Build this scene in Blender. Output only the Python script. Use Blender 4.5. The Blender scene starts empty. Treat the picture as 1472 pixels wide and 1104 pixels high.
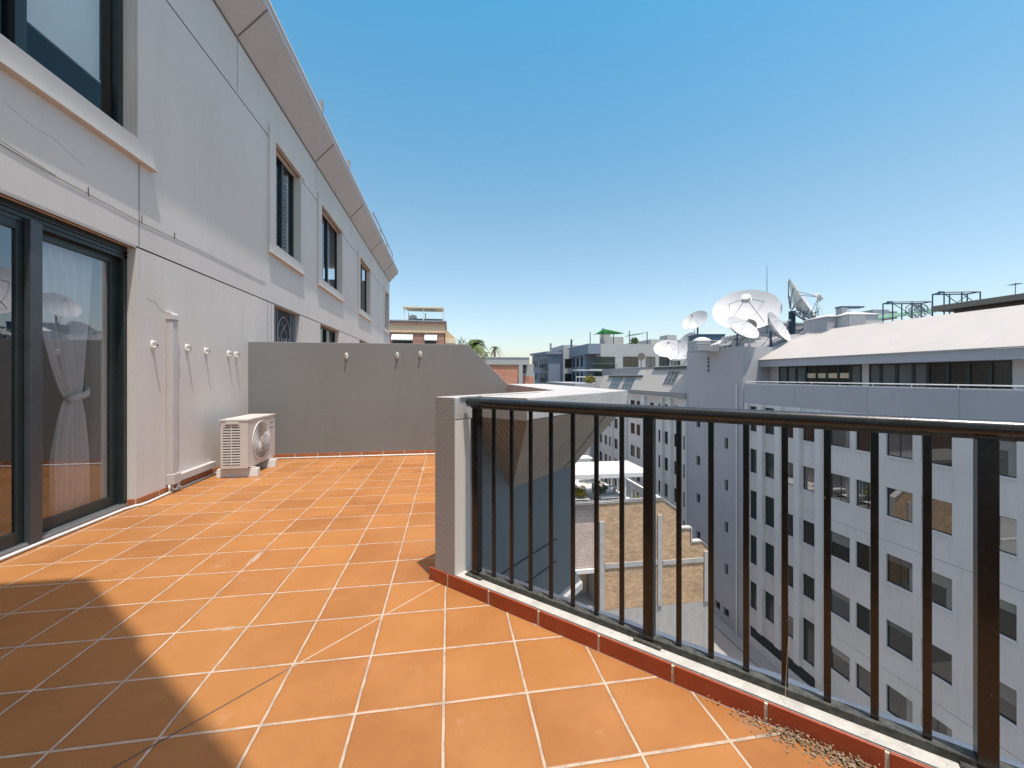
import bpy, math, random
from mathutils import Vector, Matrix
random.seed(7)
PI = math.pi
scene = bpy.context.scene
COL = scene.collection
R = math.radians
CAMZ = 1.2
YAW = math.atan(91/582)          # camera heading east of the building line

# ------------------------------------------------------------------ materials
def new_mat(name):
    m = bpy.data.materials.new(name); m.use_nodes = True
    nt = m.node_tree
    return m, nt, nt.nodes['Principled BSDF']

def worn_black(name, col, rough):
    m, nt, p = new_mat(name); L = nt.links
    g = nt.nodes.new('ShaderNodeNewGeometry')
    def nz(s, d=6, r=.6):
        n = nt.nodes.new('ShaderNodeTexNoise'); n.inputs['Scale'].default_value = s; n.inputs['Detail'].default_value = d; n.inputs['Roughness'].default_value = r
        L.new(g.outputs['Position'], n.inputs['Vector']); return n.outputs['Fac']
    def mr(v, a, b, c, d):
        n = nt.nodes.new('ShaderNodeMapRange'); n.inputs['From Min'].default_value = a; n.inputs['From Max'].default_value = b; n.inputs['To Min'].default_value = c; n.inputs['To Max'].default_value = d
        L.new(v, n.inputs['Value']); return n.outputs[0]
    mx = nt.nodes.new('ShaderNodeMixRGB'); mx.inputs['Color1'].default_value = (*col, 1); mx.inputs['Color2'].default_value = (.30, .29, .27, 1)
    L.new(mr(nz(95, 3, .7), .69, .73, 0, .8), mx.inputs['Fac'])
    m2 = nt.nodes.new('ShaderNodeMixRGB'); L.new(mx.outputs[0], m2.inputs['Color1']); m2.inputs['Color2'].default_value = (.10, .085, .07, 1)
    L.new(mr(nz(11, 8, .75), .56, .75, 0, .22), m2.inputs['Fac']); L.new(m2.outputs[0], p.inputs['Base Color'])
    L.new(mr(nz(16, 7, .7), .35, .7, rough, rough+.15), p.inputs['Roughness'])
    b = nt.nodes.new('ShaderNodeBump'); b.inputs['Distance'].default_value = .0003; L.new(nz(120, 3), b.inputs['Height']); L.new(b.outputs[0], p.inputs['Normal'])
    return m

def plain(name, col, rough=0.6, metal=0.0, ior=None, var=0.06, scale=3.0, bump=0.0, bscale=60, spec=None, stain=0.0):
    m, nt, p = new_mat(name)
    p.inputs['Roughness'].default_value = rough
    p.inputs['Metallic'].default_value = metal
    if ior: p.inputs['IOR'].default_value = ior
    if spec is not None: p.inputs['Specular IOR Level'].default_value = spec
    tc = nt.nodes.new('ShaderNodeNewGeometry')
    n = nt.nodes.new('ShaderNodeTexNoise'); n.inputs['Scale'].default_value = scale; n.inputs['Detail'].default_value = 6
    nt.links.new(tc.outputs['Position'], n.inputs['Vector'])
    mr = nt.nodes.new('ShaderNodeMapRange'); mr.inputs['From Min'].default_value = .3; mr.inputs['From Max'].default_value = .7
    mr.inputs['To Min'].default_value = 1-var; mr.inputs['To Max'].default_value = 1+var
    nt.links.new(n.outputs['Fac'], mr.inputs['Value'])
    hs = nt.nodes.new('ShaderNodeHueSaturation'); hs.inputs['Color'].default_value = (*col, 1)
    nt.links.new(mr.outputs[0], hs.inputs['Value'])
    out = hs.outputs['Color']
    if stain:
        # streaky rain dirt, stretched vertically
        mp = nt.nodes.new('ShaderNodeMapping'); mp.inputs['Scale'].default_value = (2.2, 2.2, .25)
        nt.links.new(tc.outputs['Position'], mp.inputs['Vector'])
        n2 = nt.nodes.new('ShaderNodeTexNoise'); n2.inputs['Scale'].default_value = 2.0; n2.inputs['Detail'].default_value = 8; n2.inputs['Roughness'].default_value = .65
        nt.links.new(mp.outputs[0], n2.inputs['Vector'])
        r2 = nt.nodes.new('ShaderNodeMapRange'); r2.inputs['From Min'].default_value = .5; r2.inputs['From Max'].default_value = .75
        r2.inputs['To Min'].default_value = 0; r2.inputs['To Max'].default_value = stain
        nt.links.new(n2.outputs['Fac'], r2.inputs['Value'])
        mx = nt.nodes.new('ShaderNodeMixRGB'); mx.inputs['Color2'].default_value = (col[0]*.55, col[1]*.53, col[2]*.5, 1)
        nt.links.new(r2.outputs[0], mx.inputs['Fac']); nt.links.new(out, mx.inputs['Color1']); out = mx.outputs[0]
    nt.links.new(out, p.inputs['Base Color'])
    if bump:
        nb = nt.nodes.new('ShaderNodeTexNoise'); nb.inputs['Scale'].default_value = bscale; nb.inputs['Detail'].default_value = 5
        nt.links.new(tc.outputs['Position'], nb.inputs['Vector'])
        b = nt.nodes.new('ShaderNodeBump'); b.inputs['Strength'].default_value = 1; b.inputs['Distance'].default_value = bump
        nt.links.new(nb.outputs['Fac'], b.inputs['Height']); nt.links.new(b.outputs[0], p.inputs['Normal'])
    return m

def emit_free_glass(name, refl=.3, tint=(.6, .7, .7), rcol=(1, 1, 1), ior=1.5):
    """coated window glass: part mirror, part tinted see-through"""
    m = bpy.data.materials.new(name); m.use_nodes = True; nt = m.node_tree
    for n in list(nt.nodes): nt.nodes.remove(n)
    o = nt.nodes.new('ShaderNodeOutputMaterial'); g = nt.nodes.new('ShaderNodeBsdfGlossy'); t = nt.nodes.new('ShaderNodeBsdfTransparent')
    g.inputs['Roughness'].default_value = 0.0; g.inputs['Color'].default_value = (*rcol, 1); t.inputs['Color'].default_value = (*tint, 1)
    lw = nt.nodes.new('ShaderNodeFresnel'); lw.inputs['IOR'].default_value = ior
    ad = nt.nodes.new('ShaderNodeMath'); ad.operation = 'ADD'; ad.use_clamp = True; ad.inputs[1].default_value = refl
    nt.links.new(lw.outputs[0], ad.inputs[0])
    mx = nt.nodes.new('ShaderNodeMixShader'); nt.links.new(ad.outputs[0], mx.inputs[0]); nt.links.new(t.outputs[0], mx.inputs[1]); nt.links.new(g.outputs[0], mx.inputs[2])
    nt.links.new(mx.outputs[0], o.inputs['Surface'])
    return m

def brick_mat(name, c1, c2, mortar, bw=.27, bh=.11, gap=.014, flat=False):
    m, nt, p = new_mat(name)
    g = nt.nodes.new('ShaderNodeNewGeometry')
    sp = nt.nodes.new('ShaderNodeSeparateXYZ'); nt.links.new(g.outputs['Position'], sp.inputs[0])
    ad = nt.nodes.new('ShaderNodeMath'); ad.operation = 'ADD'; nt.links.new(sp.outputs[0], ad.inputs[0]); nt.links.new(sp.outputs[1], ad.inputs[1])
    cb = nt.nodes.new('ShaderNodeCombineXYZ'); nt.links.new(ad.outputs[0], cb.inputs[0]); nt.links.new(sp.outputs[2], cb.inputs[1])
    b = nt.nodes.new('ShaderNodeTexBrick'); nt.links.new(cb.outputs[0], b.inputs['Vector'])
    b.inputs['Scale'].default_value = 1; b.inputs['Brick Width'].default_value = bw; b.inputs['Row Height'].default_value = bh
    b.inputs['Mortar Size'].default_value = gap; b.inputs['Color1'].default_value = (*c1, 1); b.inputs['Color2'].default_value = (*c2, 1); b.inputs['Mortar'].default_value = (*mortar, 1)
    n = nt.nodes.new('ShaderNodeTexNoise'); n.inputs['Scale'].default_value = .9; n.inputs['Detail'].default_value = 7; n.inputs['Roughness'].default_value = .7
    nt.links.new(g.outputs['Position'], n.inputs['Vector'])
    mr = nt.nodes.new('ShaderNodeMapRange'); mr.inputs['From Min'].default_value = .3; mr.inputs['From Max'].default_value = .7; mr.inputs['To Min'].default_value = .8; mr.inputs['To Max'].default_value = 1.18
    nt.links.new(n.outputs['Fac'], mr.inputs['Value'])
    hs = nt.nodes.new('ShaderNodeHueSaturation'); nt.links.new(b.outputs['Color'], hs.inputs['Color']); nt.links.new(mr.outputs[0], hs.inputs['Value'])
    nt.links.new(hs.outputs[0], p.inputs['Base Color']); p.inputs['Roughness'].default_value = .9
    bp = nt.nodes.new('ShaderNodeBump'); bp.inputs['Distance'].default_value = .01; bp.invert = True
    nt.links.new(b.outputs['Fac'], bp.inputs['Height']); nt.links.new(bp.outputs[0], p.inputs['Normal'])
    return m

def tile_mat(name, px, py, ox, oy, grout=.0047, diag=True):
    """square terracotta tiles with pale grout, one random tone per tile, salt bloom along some joints"""
    m, nt, p = new_mat(name); N = nt.nodes; L = nt.links
    g = N.new('ShaderNodeNewGeometry'); sp = N.new('ShaderNodeSeparateXYZ'); L.new(g.outputs['Position'], sp.inputs[0])
    def mth(op, a, b=None, clamp=False):
        n = N.new('ShaderNodeMath'); n.operation = op; n.use_clamp = clamp
        for i, v in enumerate((a, b)):
            if v is None: continue
            if isinstance(v, (int, float)): n.inputs[i].default_value = v
            else: L.new(v, n.inputs[i])
        return n.outputs[0]
    def noise(scale, detail=5, rough=.6, vec=None):
        n = N.new('ShaderNodeTexNoise'); n.inputs['Scale'].default_value = scale; n.inputs['Detail'].default_value = detail; n.inputs['Roughness'].default_value = rough
        L.new(vec or g.outputs['Position'], n.inputs['Vector']); return n.outputs['Fac']
    def ramp(v, a, b, c=0., d=1.):
        n = N.new('ShaderNodeMapRange'); n.interpolation_type = 'SMOOTHSTEP'
        n.inputs['From Min'].default_value = a; n.inputs['From Max'].default_value = b; n.inputs['To Min'].default_value = c; n.inputs['To Max'].default_value = d
        L.new(v, n.inputs['Value']); return n.outputs[0]
    def mix(f, a, b):
        n = N.new('ShaderNodeMixRGB')
        for i, v in enumerate((f, a, b)):
            if isinstance(v, tuple): n.inputs[i].default_value = (*v, 1)
            elif isinstance(v, (int, float)): n.inputs[i].default_value = v
            else: L.new(v, n.inputs[i])
        return n.outputs[0]
    wob = mth('MULTIPLY', mth('SUBTRACT', noise(7, 3), .5), .006)
    u = mth('DIVIDE', mth('ADD', mth('SUBTRACT', sp.outputs[0], ox), wob), px)
    v = mth('DIVIDE', mth('ADD', mth('SUBTRACT', sp.outputs[1], oy), wob), py)
    def edge(t, pitch):
        f = mth('FRACT', t); d = mth('MINIMUM', f, mth('SUBTRACT', 1., f)); return mth('MULTIPLY', d, pitch)
    du, dv = edge(u, px), edge(v, py)
    rag = mth('MULTIPLY', mth('SUBTRACT', noise(90, 3), .5), .003)
    d = mth('ADD', mth('MINIMUM', du, dv), rag)
    gm = ramp(d, grout-.0012, grout+.0012, 1., 0.)                 # 1 in the joint
    cb = N.new('ShaderNodeCombineXYZ'); L.new(mth('FLOOR', u), cb.inputs[0]); L.new(mth('FLOOR', v), cb.inputs[1])
    wn = N.new('ShaderNodeTexWhiteNoise'); wn.noise_dimensions = '3D'; L.new(cb.outputs[0], wn.inputs['Vector'])
    base = mix(wn.outputs['Value'], (.275, .108, .031), (.355, .148, .040))
    cloud = noise(2.3, 8, .65)
    base = mix(ramp(cloud, .35, .7, 0., .5), base, (.41, .180, .058))
    fine = noise(120, 4, .7)
    wear = ramp(noise(.55, 6, .6), .42, .66)
    base = mix(mth('MULTIPLY', wear, .25), base, (.39, .195, .075))
    edge_d = mth('MULTIPLY', ramp(d, .004, .028, 1., 0.), ramp(noise(3.1, 7, .7), .42, .6))
    base = mix(mth('MULTIPLY', edge_d, .22), base, (.20, .08, .035))
    base = mix(ramp(fine, .55, .8, 0., .25), base, (.26, .10, .04))
    scuff = ramp(noise(5.5, 9, .75), .56, .74, 0., .30)
    base = mix(scuff, base, (.48, .29, .19))
    # lime bloom in irregular patches hugging the joints
    bl = mth('MULTIPLY', ramp(noise(1.25, 6, .7), .585, .68), ramp(d, .0, .03, 1., 0.))
    base = mix(mth('MULTIPLY', bl, .75), base, (.55, .47, .41))
    pat = mth('MULTIPLY', ramp(noise(.9, 7, .72), .60, .70), ramp(noise(6, 6, .7), .42, .62))
    base = mix(mth('MULTIPLY', pat, .35), base, (.52, .37, .29))
    gcol = mix(ramp(noise(14, 6), .4, .65), (.47, .36, .27), (.33, .26, .20))
    col = mix(gm, base, gcol)
    if diag:
        # saw-cut movement joint running at 45 degrees from the pier
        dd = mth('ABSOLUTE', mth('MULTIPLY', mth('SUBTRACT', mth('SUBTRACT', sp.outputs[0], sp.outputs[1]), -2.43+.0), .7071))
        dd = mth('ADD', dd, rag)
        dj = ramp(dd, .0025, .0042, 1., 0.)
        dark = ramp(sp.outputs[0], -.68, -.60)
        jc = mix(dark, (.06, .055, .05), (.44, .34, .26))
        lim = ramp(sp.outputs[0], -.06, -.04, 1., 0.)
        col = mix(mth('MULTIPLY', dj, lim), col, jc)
    # soil gathered against the kerb
    q = mth('MULTIPLY', mth('SUBTRACT', 2.33, mth('ADD', sp.outputs[0], sp.outputs[1])), .7071)
    soil = mth('MULTIPLY', ramp(q, 0., .10, 1., 0.), ramp(noise(9, 8, .75), .5, .62))
    near = ramp(sp.outputs[0], .92, 1.08)
    soil = mth('MULTIPLY', soil, mth('ADD', mth('MULTIPLY', near, .65), .12))
    col = mix(soil, col, (.16, .12, .085))
    L.new(col, p.inputs['Base Color'])
    L.new(ramp(noise(3, 6), .3, .7, .42, .62), p.inputs['Roughness'])
    p.inputs['Specular IOR Level'].default_value = .25
    b = N.new('ShaderNodeBump'); b.inputs['Distance'].default_value = .003; b.inputs['Strength'].default_value = .8
    h = mth('ADD', mth('MULTIPLY', ramp(d, grout-.001, grout+.004), 1.), mth('MULTIPLY', noise(60, 4), .12))
    L.new(h, b.inputs['Height']); L.new(b.outputs[0], p.inputs['Normal'])
    return m

M = {}
M['wall'] = plain('painted_render', (.59, .55, .505), .85, bump=.0011, bscale=38, var=.05, scale=1.1, stain=.15)
M['wallsmooth'] = plain('smooth_render', (.59, .55, .505), .8, bump=.0006, bscale=20, var=.045, scale=.8, stain=.12)
M['cornice'] = plain('cornice_render', (.45, .45, .455), .8, bump=.0006, bscale=20, var=.03, scale=.8, stain=.15)
M['endwall'] = plain('dark_grey_render', (.188, .188, .182), .85, bump=.0014, bscale=50, var=.05, scale=1.3, stain=.12)
M['rough'] = plain('roughcast_render', (.31, .29, .275), .95, bump=.008, bscale=130, var=.05, scale=2)
M['coping'] = plain('pale_coping', (.40, .385, .37), .8, bump=.003, bscale=40, var=.08, scale=2.5, stain=.25)
M['concrete'] = plain('board_marked_concrete', (.27, .225, .185), .9, bump=.004, bscale=30, var=.1, scale=4, stain=.2)
M['lowwall'] = plain('blue_grey_render', (.14, .147, .152), .8, bump=.002, var=.05)
M['black'] = worn_black('black_powder_coat', (.006, .006, .006), .16)
M['rail'] = worn_black('weathered_black_rail', (.018, .022, .024), .20)
M['frame'] = plain('dark_aluminium_frame', (.018, .026, .026), .35, var=.2, scale=8)
M['frame_grey'] = plain('charcoal_aluminium', (.05, .055, .06), .32, var=.15, scale=8)
M['track'] = plain('aluminium_track', (.38, .38, .38), .4, metal=.6)
M['sill'] = plain('mortar_sill', (.44, .42, .38), .9, bump=.006, bscale=60, var=.16, scale=14, stain=.3)
M['lead'] = plain('metal_flashing', (.40, .41, .42), .38, metal=.25, bump=.004, bscale=14, var=.1, scale=6)
M['grime'] = plain('dirty_black_steel', (.05, .05, .042), .7, bump=.004, bscale=90, var=.5, scale=40)
M['kerbtile'] = plain('glazed_red_tile', (.30, .055, .020), .38, bump=.001, bscale=70, var=.12, scale=12)
M['skirt'] = plain('terracotta_skirting', (.36, .12, .045), .5, var=.12, scale=8)
M['grout'] = plain('grout', (.52, .46, .38), .95, bump=.003, bscale=90, var=.2, scale=30)
M['white'] = plain('white_paint', (.62, .61, .59), .5, var=.03)
M['whiteplastic'] = plain('aged_white_plastic', (.62, .60, .56), .45, var=.05, scale=12)
M['ductmat'] = plain('duct_plastic', (.48, .45, .43), .5, var=.04)
M['acbody'] = plain('cream_enamel', (.56, .52, .48), .4, var=.03)
M['acdark'] = plain('dark_recess', (.03, .03, .03), .7)
M['acgrill'] = plain('grille_plastic', (.56, .53, .49), .45)
M['logo'] = plain('grey_print', (.16, .15, .16), .6)
M['sheer'] = plain('sheer_curtain', (.86, .84, .84), .9, var=.03)
M['blind'] = plain('blind_fabric', (.88, .88, .87), .9, var=.02)
M['shutter'] = plain('shutter_white', (.86, .87, .87), .5)
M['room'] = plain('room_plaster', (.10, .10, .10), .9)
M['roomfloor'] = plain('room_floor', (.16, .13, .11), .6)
M['glass'] = emit_free_glass('door_glass', .19, (.95, .96, .96), (.86, .88, .92))
M['glassblue'] = emit_free_glass('window_glass', .02, (.97, .98, .98), ior=1.34)
M['officeglass'] = plain('office_glass', (.008, .012, .011), .025, ior=1.75, var=.2, scale=.6)
M['officeglass3'] = plain('office_coated_glass', (.010, .015, .014), .02, ior=3.2, var=.2, scale=.6)
M['officeglass2'] = plain('office_glass_blind', (.085, .09, .085), .06, ior=1.7, var=.15, scale=.9)
M['blindpale'] = plain('blind_behind_glass', (.17, .17, .155), .08, ior=1.7, var=.12, scale=2)
M['terraceglass'] = plain('terrace_glass', (.13, .15, .145), .1, ior=1.5, var=.1, scale=.9)
M['darkglass'] = plain('louvred_glass', (.02, .032, .03), .12, ior=1.5)
M['office'] = plain('office_render', (.58, .545, .515), .85, bump=.003, bscale=20, var=.05, scale=.4, stain=.22)
M['tower'] = plain('tower_render', (.37, .36, .375), .85, bump=.002, bscale=20, var=.03, scale=.4, stain=.08)
M['officewhite'] = plain('office_pilaster', (.57, .55, .53), .8, var=.03)
M['officedark'] = plain('office_recess', (.25, .24, .24), .85)
M['metalroof'] = plain('pale_roof_sheet', (.39, .36, .325), .75, var=.04, scale=.7, stain=.12)
M['fascia'] = plain('office_fascia', (.40, .385, .40), .7, var=.03)
M['eave'] = plain('bronze_eave', (.17, .15, .12), .6)
M['slab'] = plain('concrete_ground', (.30, .29, .275), .9, var=.10, scale=.5, bump=.004, bscale=20, stain=.2)
M['kerbstone'] = plain('kerb_stone', (.27, .27, .26), .9, var=.1)
M['ground'] = plain('city_ground', (.20, .20, .19), .95, var=.2, scale=.08)
M['brick'] = brick_mat('tan_brick', (.40, .22, .10), (.62, .38, .19), (.50, .44, .36))
M['pinkbrick'] = brick_mat('pink_brick', (.42, .26, .22), (.52, .34, .29), (.62, .57, .53), gap=.02)
M['orangebrick'] = brick_mat('orange_brick', (.50, .19, .11), (.58, .24, .14), (.5, .3, .22))
M['redbrick'] = brick_mat('red_brick', (.30, .12, .08), (.36, .16, .11), (.4, .3, .25))
M['dish'] = plain('dish_white', (.50, .49, .48), .55, var=.03, scale=1.5)
M['dishback'] = plain('dish_back', (.58, .60, .56), .6)
M['steelblue'] = plain('blue_steel', (.03, .07, .12), .5)
M['steel'] = plain('galvanised_steel', (.30, .32, .34), .5, metal=.3)
M['aptlight'] = plain('apartment_light', (.36, .355, .34), .85, var=.03)
M['aptdark'] = plain('apartment_slate_and_shade', (.17, .20, .25), .8, var=.05)  # slate house paint; also the painted shade on the grey block's side
M['aptgrey'] = plain('apartment_grey', (.33, .33, .34), .85, var=.04)
M['cream'] = plain('cream_band', (.62, .44, .28), .85, var=.06)
M['tan'] = plain('tan_canvas', (.70, .58, .40), .8)
M['awning'] = plain('awning_sheet', (.50, .47, .43), .7)
M['greencloth'] = plain('green_shade_cloth', (.05, .27, .06), .8)
M['greenpipe'] = plain('green_pipe', (.16, .40, .27), .5)
M['palmleaf'] = plain('palm_leaf', (.10, .13, .03), .7, var=.4, scale=2)
M['leaf'] = plain('shrub_leaf', (.11, .15, .035), .7, var=.4, scale=4)
M['leafyellow'] = plain('yellow_leaf', (.28, .25, .035), .7, var=.4, scale=4)
M['trunk'] = plain('palm_trunk', (.12, .09, .07), .9)
M['dry'] = plain('dry_litter', (.20, .145, .09), .95, var=.5, scale=60)
M['straw'] = plain('straw', (.55, .44, .28), .9)
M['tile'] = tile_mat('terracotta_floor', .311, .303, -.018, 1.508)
M['tile2'] = tile_mat('terracotta_floor_beyond', .311, .303, -.018, 1.508, diag=False)

# ------------------------------------------------------------------ mesh helpers
class B:
    def __init__(s): s.v = []; s.f = []
    def quad(s, *p):
        n = len(s.v); s.v += [tuple(q) for q in p]; s.f.append(tuple(range(n, n+len(p)))); return s
    def box(s, x0, x1, y0, y1, z0, z1):
        if x0 > x1: x0, x1 = x1, x0
        if y0 > y1: y0, y1 = y1, y0
        if z0 > z1: z0, z1 = z1, z0
        n = len(s.v)
        s.v += [(x0,y0,z0),(x1,y0,z0),(x1,y1,z0),(x0,y1,z0),(x0,y0,z1),(x1,y0,z1),(x1,y1,z1),(x0,y1,z1)]
        s.f += [tuple(n+i for i in q) for q in ((0,3,2,1),(4,5,6,7),(0,1,5,4),(1,2,6,5),(2,3,7,6),(3,0,4,7))]
        return s
    def obox(s, o, a, b, c):
        """box with corner o and edge vectors a, b, c"""
        o, a, b, c = map(Vector, (o, a, b, c))
        if a.cross(b).dot(c) < 0: a, b = b, a
        n = len(s.v)
        s.v += [tuple(q) for q in (o, o+a, o+a+b, o+b, o+c, o+a+c, o+a+b+c, o+b+c)]
        s.f += [tuple(n+i for i in q) for q in ((0,3,2,1),(4,5,6,7),(0,1,5,4),(1,2,6,5),(2,3,7,6),(3,0,4,7))]
        return s
    def prism(s, poly, z0, z1):
        A = sum(poly[i][0]*poly[(i+1) % len(poly)][1]-poly[(i+1) % len(poly)][0]*poly[i][1] for i in range(len(poly)))
        if A < 0: poly = poly[::-1]
        n = len(s.v); k = len(poly)
        s.v += [(x, y, z0) for x, y in poly]+[(x, y, z1) for x, y in poly]
        s.f.append(tuple(n+i for i in range(k-1, -1, -1))); s.f.append(tuple(n+k+i for i in range(k)))
        for i in range(k):
            j = (i+1) % k; s.f.append((n+i, n+j, n+k+j, n+k+i))
        return s
    def extrude(s, poly, off):
        """closed 3D polygon swept by vector off"""
        n = len(s.v); k = len(poly); off = Vector(off)
        s.v += [tuple(Vector(p)) for p in poly]+[tuple(Vector(p)+off) for p in poly]
        s.f.append(tuple(n+i for i in range(k-1, -1, -1))); s.f.append(tuple(n+k+i for i in range(k)))
        for i in range(k):
            j = (i+1) % k; s.f.append((n+i, n+j, n+k+j, n+k+i))
        return s
    def tube(s, pts, r, n=8, cap=True, ry=None, up=(0, 0, 1)):
        pts = [Vector(p) for p in pts]; base = len(s.v); m = len(pts)
        for i, p in enumerate(pts):
            t = (pts[min(i+1, m-1)]-pts[max(i-1, 0)]).normalized()
            u = t.cross(Vector(up))
            if u.length < 1e-3: u = t.cross(Vector((1, 0, 0)))
            u.normalize(); w = u.cross(t).normalized()
            rr = r[i] if isinstance(r, (list, tuple)) else r
            for k in range(n):
                a = 2*PI*k/n; s.v.append(tuple(p+u*rr*math.cos(a)+w*(ry or rr)*math.sin(a)))
        for i in range(m-1):
            for k in range(n):
                a = base+i*n+k; b = base+i*n+(k+1) % n
                s.f.append((a, a+n, b+n, b))
        if cap:
            s.f.append(tuple(base+k for k in range(n))); s.f.append(tuple(base+(m-1)*n+k for k in range(n-1, -1, -1)))
        return s
    def bar(s, p0, p1, r, n=6): return s.tube([p0, p1], r, n)
    def disc(s, c, nrm, r0, r1, th=.01, n=24):
        """ring or disc (r0=0) of thickness th"""
        c = Vector(c); w = Vector(nrm).normalized(); u = w.cross(Vector((0, 0, 1)))
        if u.length < 1e-3: u = Vector((1, 0, 0))
        u.normalize(); v = w.cross(u)
        b = len(s.v)
        for h in (0, th):
            for r in (r0, r1):
                for k in range(n):
                    a = 2*PI*k/n; s.v.append(tuple(c+w*h+(u*math.cos(a)+v*math.sin(a))*r))
        for k in range(n):
            j = (k+1) % n
            s.f.append((b+2*n+k, b+2*n+j, b+3*n+j, b+3*n+k)[::-1]); s.f.append((b+k, b+j, b+n+j, b+n+k))
            s.f.append((b+n+k, b+n+j, b+3*n+j, b+3*n+k)); 
            if r0 > 0: s.f.append((b+j, b+k, b+2*n+k, b+2*n+j))
        return s
    def build(s, name, m, parent=None, smooth=False, bevel=0):
        me = bpy.data.meshes.new(name)
        off = Vector((0, 0, 0))
        q = parent
        while q is not None: off += q.location; q = q.parent
        me.from_pydata([tuple(Vector(v)-off) for v in s.v], [], s.f); me.update()
        if smooth:
            me.shade_smooth() if hasattr(me, 'shade_smooth') else [setattr(p, 'use_smooth', True) for p in me.polygons]
        o = bpy.data.objects.new(name, me); COL.objects.link(o)
        me.materials.append(M[m] if isinstance(m, str) else m)
        if parent: o.parent = parent
        if bevel:
            b = o.modifiers.new('bevel', 'BEVEL'); b.width = bevel; b.segments = 2; b.limit_method = 'ANGLE'; b.angle_limit = R(40)
        return o

def tag(o, label=None, cat=None, group=None, kind=None):
    if label: o['label'] = label
    if cat: o['category'] = cat
    if group: o['group'] = group
    if kind: o['kind'] = kind
    return o
def thing(name, loc, label, cat, group=None):
    o = bpy.data.objects.new(name, None); COL.objects.link(o); o.location = loc; o.empty_display_size = .1
    return tag(o, label, cat, group)
def kids(o): return [c for c in bpy.data.objects if c.parent is o]
def copy_tree(o, parent=None):
    ch = kids(o); c = o.copy(); COL.objects.link(c); c.parent = parent
    for k in ch: copy_tree(k, c)
    return c
def at(px, py, d):
    """point seen in the photo at px, py, at distance d ahead of the viewpoint"""
    l = (px-736)/582*d; s, c = math.sin(YAW), math.cos(YAW)
    return Vector((l*c+d*s, -l*s+d*c, CAMZ+(541-py)/582*d))

def wall_open(b, axis, c, u0, u1, z0, z1, ops, depth, sign=1, thick=0):
    """wall face on the plane axis=c with real openings and their reveals"""
    us = sorted({u0, u1, *[v for o in ops for v in o[:2] if u0 < v < u1]}); zs = sorted({z0, z1, *[v for o in ops for v in o[2:] if z0 < v < z1]})
    def P(u, z, d=0): return (c-sign*d, u, z) if axis == 'x' else (u, c-sign*d, z)
    flip = (sign < 0) if axis == 'x' else (sign > 0)
    def q(*p):
        b.quad(*(p[::-1] if flip else p))
    for i in range(len(us)-1):
        for j in range(len(zs)-1):
            mu, mz = (us[i]+us[i+1])/2, (zs[j]+zs[j+1])/2
            if any(o[0] < mu < o[1] and o[2] < mz < o[3] for o in ops): continue
            q(P(us[i], zs[j]), P(us[i+1], zs[j]), P(us[i+1], zs[j+1]), P(us[i], zs[j+1]))
    for a, e, f, g in ops:
        q(P(a, f), P(a, f, depth), P(e, f, depth), P(e, f)); q(P(a, g, depth), P(a, g), P(e, g), P(e, g, depth))
        q(P(a, f), P(a, g), P(a, g, depth), P(a, f, depth)); q(P(e, g), P(e, f), P(e, f, depth), P(e, g, depth))

# ------------------------------------------------------------------ the setting
GZ = -19.65
g = B(); g.quad((-900, -700, GZ-.05), (900, -700, GZ-.05), (900, 1500, GZ-.05), (-900, 1500, GZ-.05))
tag(g.build('ground', 'ground'), kind='structure')
g = B(); g.box(-12, 21.9, -20, 70, GZ-.3, GZ)
tag(g.build('lane_pavement', 'slab'), kind='structure')
g = B(); g.box(21.9, 22.99, -20, 70, GZ-.3, GZ+.14)
tag(g.build('footpath', 'kerbstone'), kind='structure')

# deck floor: runs from behind the camera to the end wall, notched at 45 degrees by the railing
deck = [(-2.98, -3.2), (2.62, -3.2), (2.62, -.29), (-.083, 2.413), (.92, 3.415), (.92, 6.34), (-2.98, 6.34)]
d = B(); d.prism(deck, -.25, 0)
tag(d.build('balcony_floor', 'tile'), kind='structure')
d = B(); d.box(-2.85, 1.0, 6.5, 20.4, -.30, -.02)
tag(d.build('balcony_floor_beyond', 'tile2'), kind='structure')

# ------------------------------------------------------------------ left building
W = -2.85; Y1 = 20.4; ZT = 5.82
lb = thing('terrace_building', (-6, 8, GZ), 'pale grey rendered building on the left with black framed windows above the tiled terrace', 'building')
ups = [(1.55, 4.22, 3.385, 5.06), (7.21, 8.36, 3.38, 5.07), (9.66, 11.42, 3.40, 5.07), (13.69, 15.36, 3.40, 5.07), (18.89, 19.95, 3.40, 5.07)]
lows = [(7.22, 8.39, .95, 2.385), (9.66, 11.24, .95, 2.385), (13.69, 15.3, .95, 2.385)]
door_op = (.55, 4.23, 0, 2.40)
w = B(); wall_open(w, 'x', W, -8, Y1, -.3, 2.39, [lows[0], lows[1], lows[2], (.55, 4.23, -.3, 2.39)], .16)
w.build('lower_wall', 'wall', lb)
w = B(); wall_open(w, 'x', W, -8, Y1, 2.405, 5.035, [(a, e, f, min(g, 5.035)) for a, e, f, g in ups], .16)
w.build('facade_wall', 'wallsmooth', lb)
w = B(); wall_open(w, 'x', W, -8, Y1, 5.05, ZT, [(a, e, 5.05, g) for a, e, f, g in ups], .16)
w.build('frieze', 'wallsmooth', lb)
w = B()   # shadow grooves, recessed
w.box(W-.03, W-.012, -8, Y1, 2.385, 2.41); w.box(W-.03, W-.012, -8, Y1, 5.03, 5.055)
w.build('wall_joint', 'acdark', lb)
w = B(); w.box(W-.012, W-.002, .55, 4.23, 2.385, 2.41); w.build('door_head', 'wall', lb)
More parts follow.
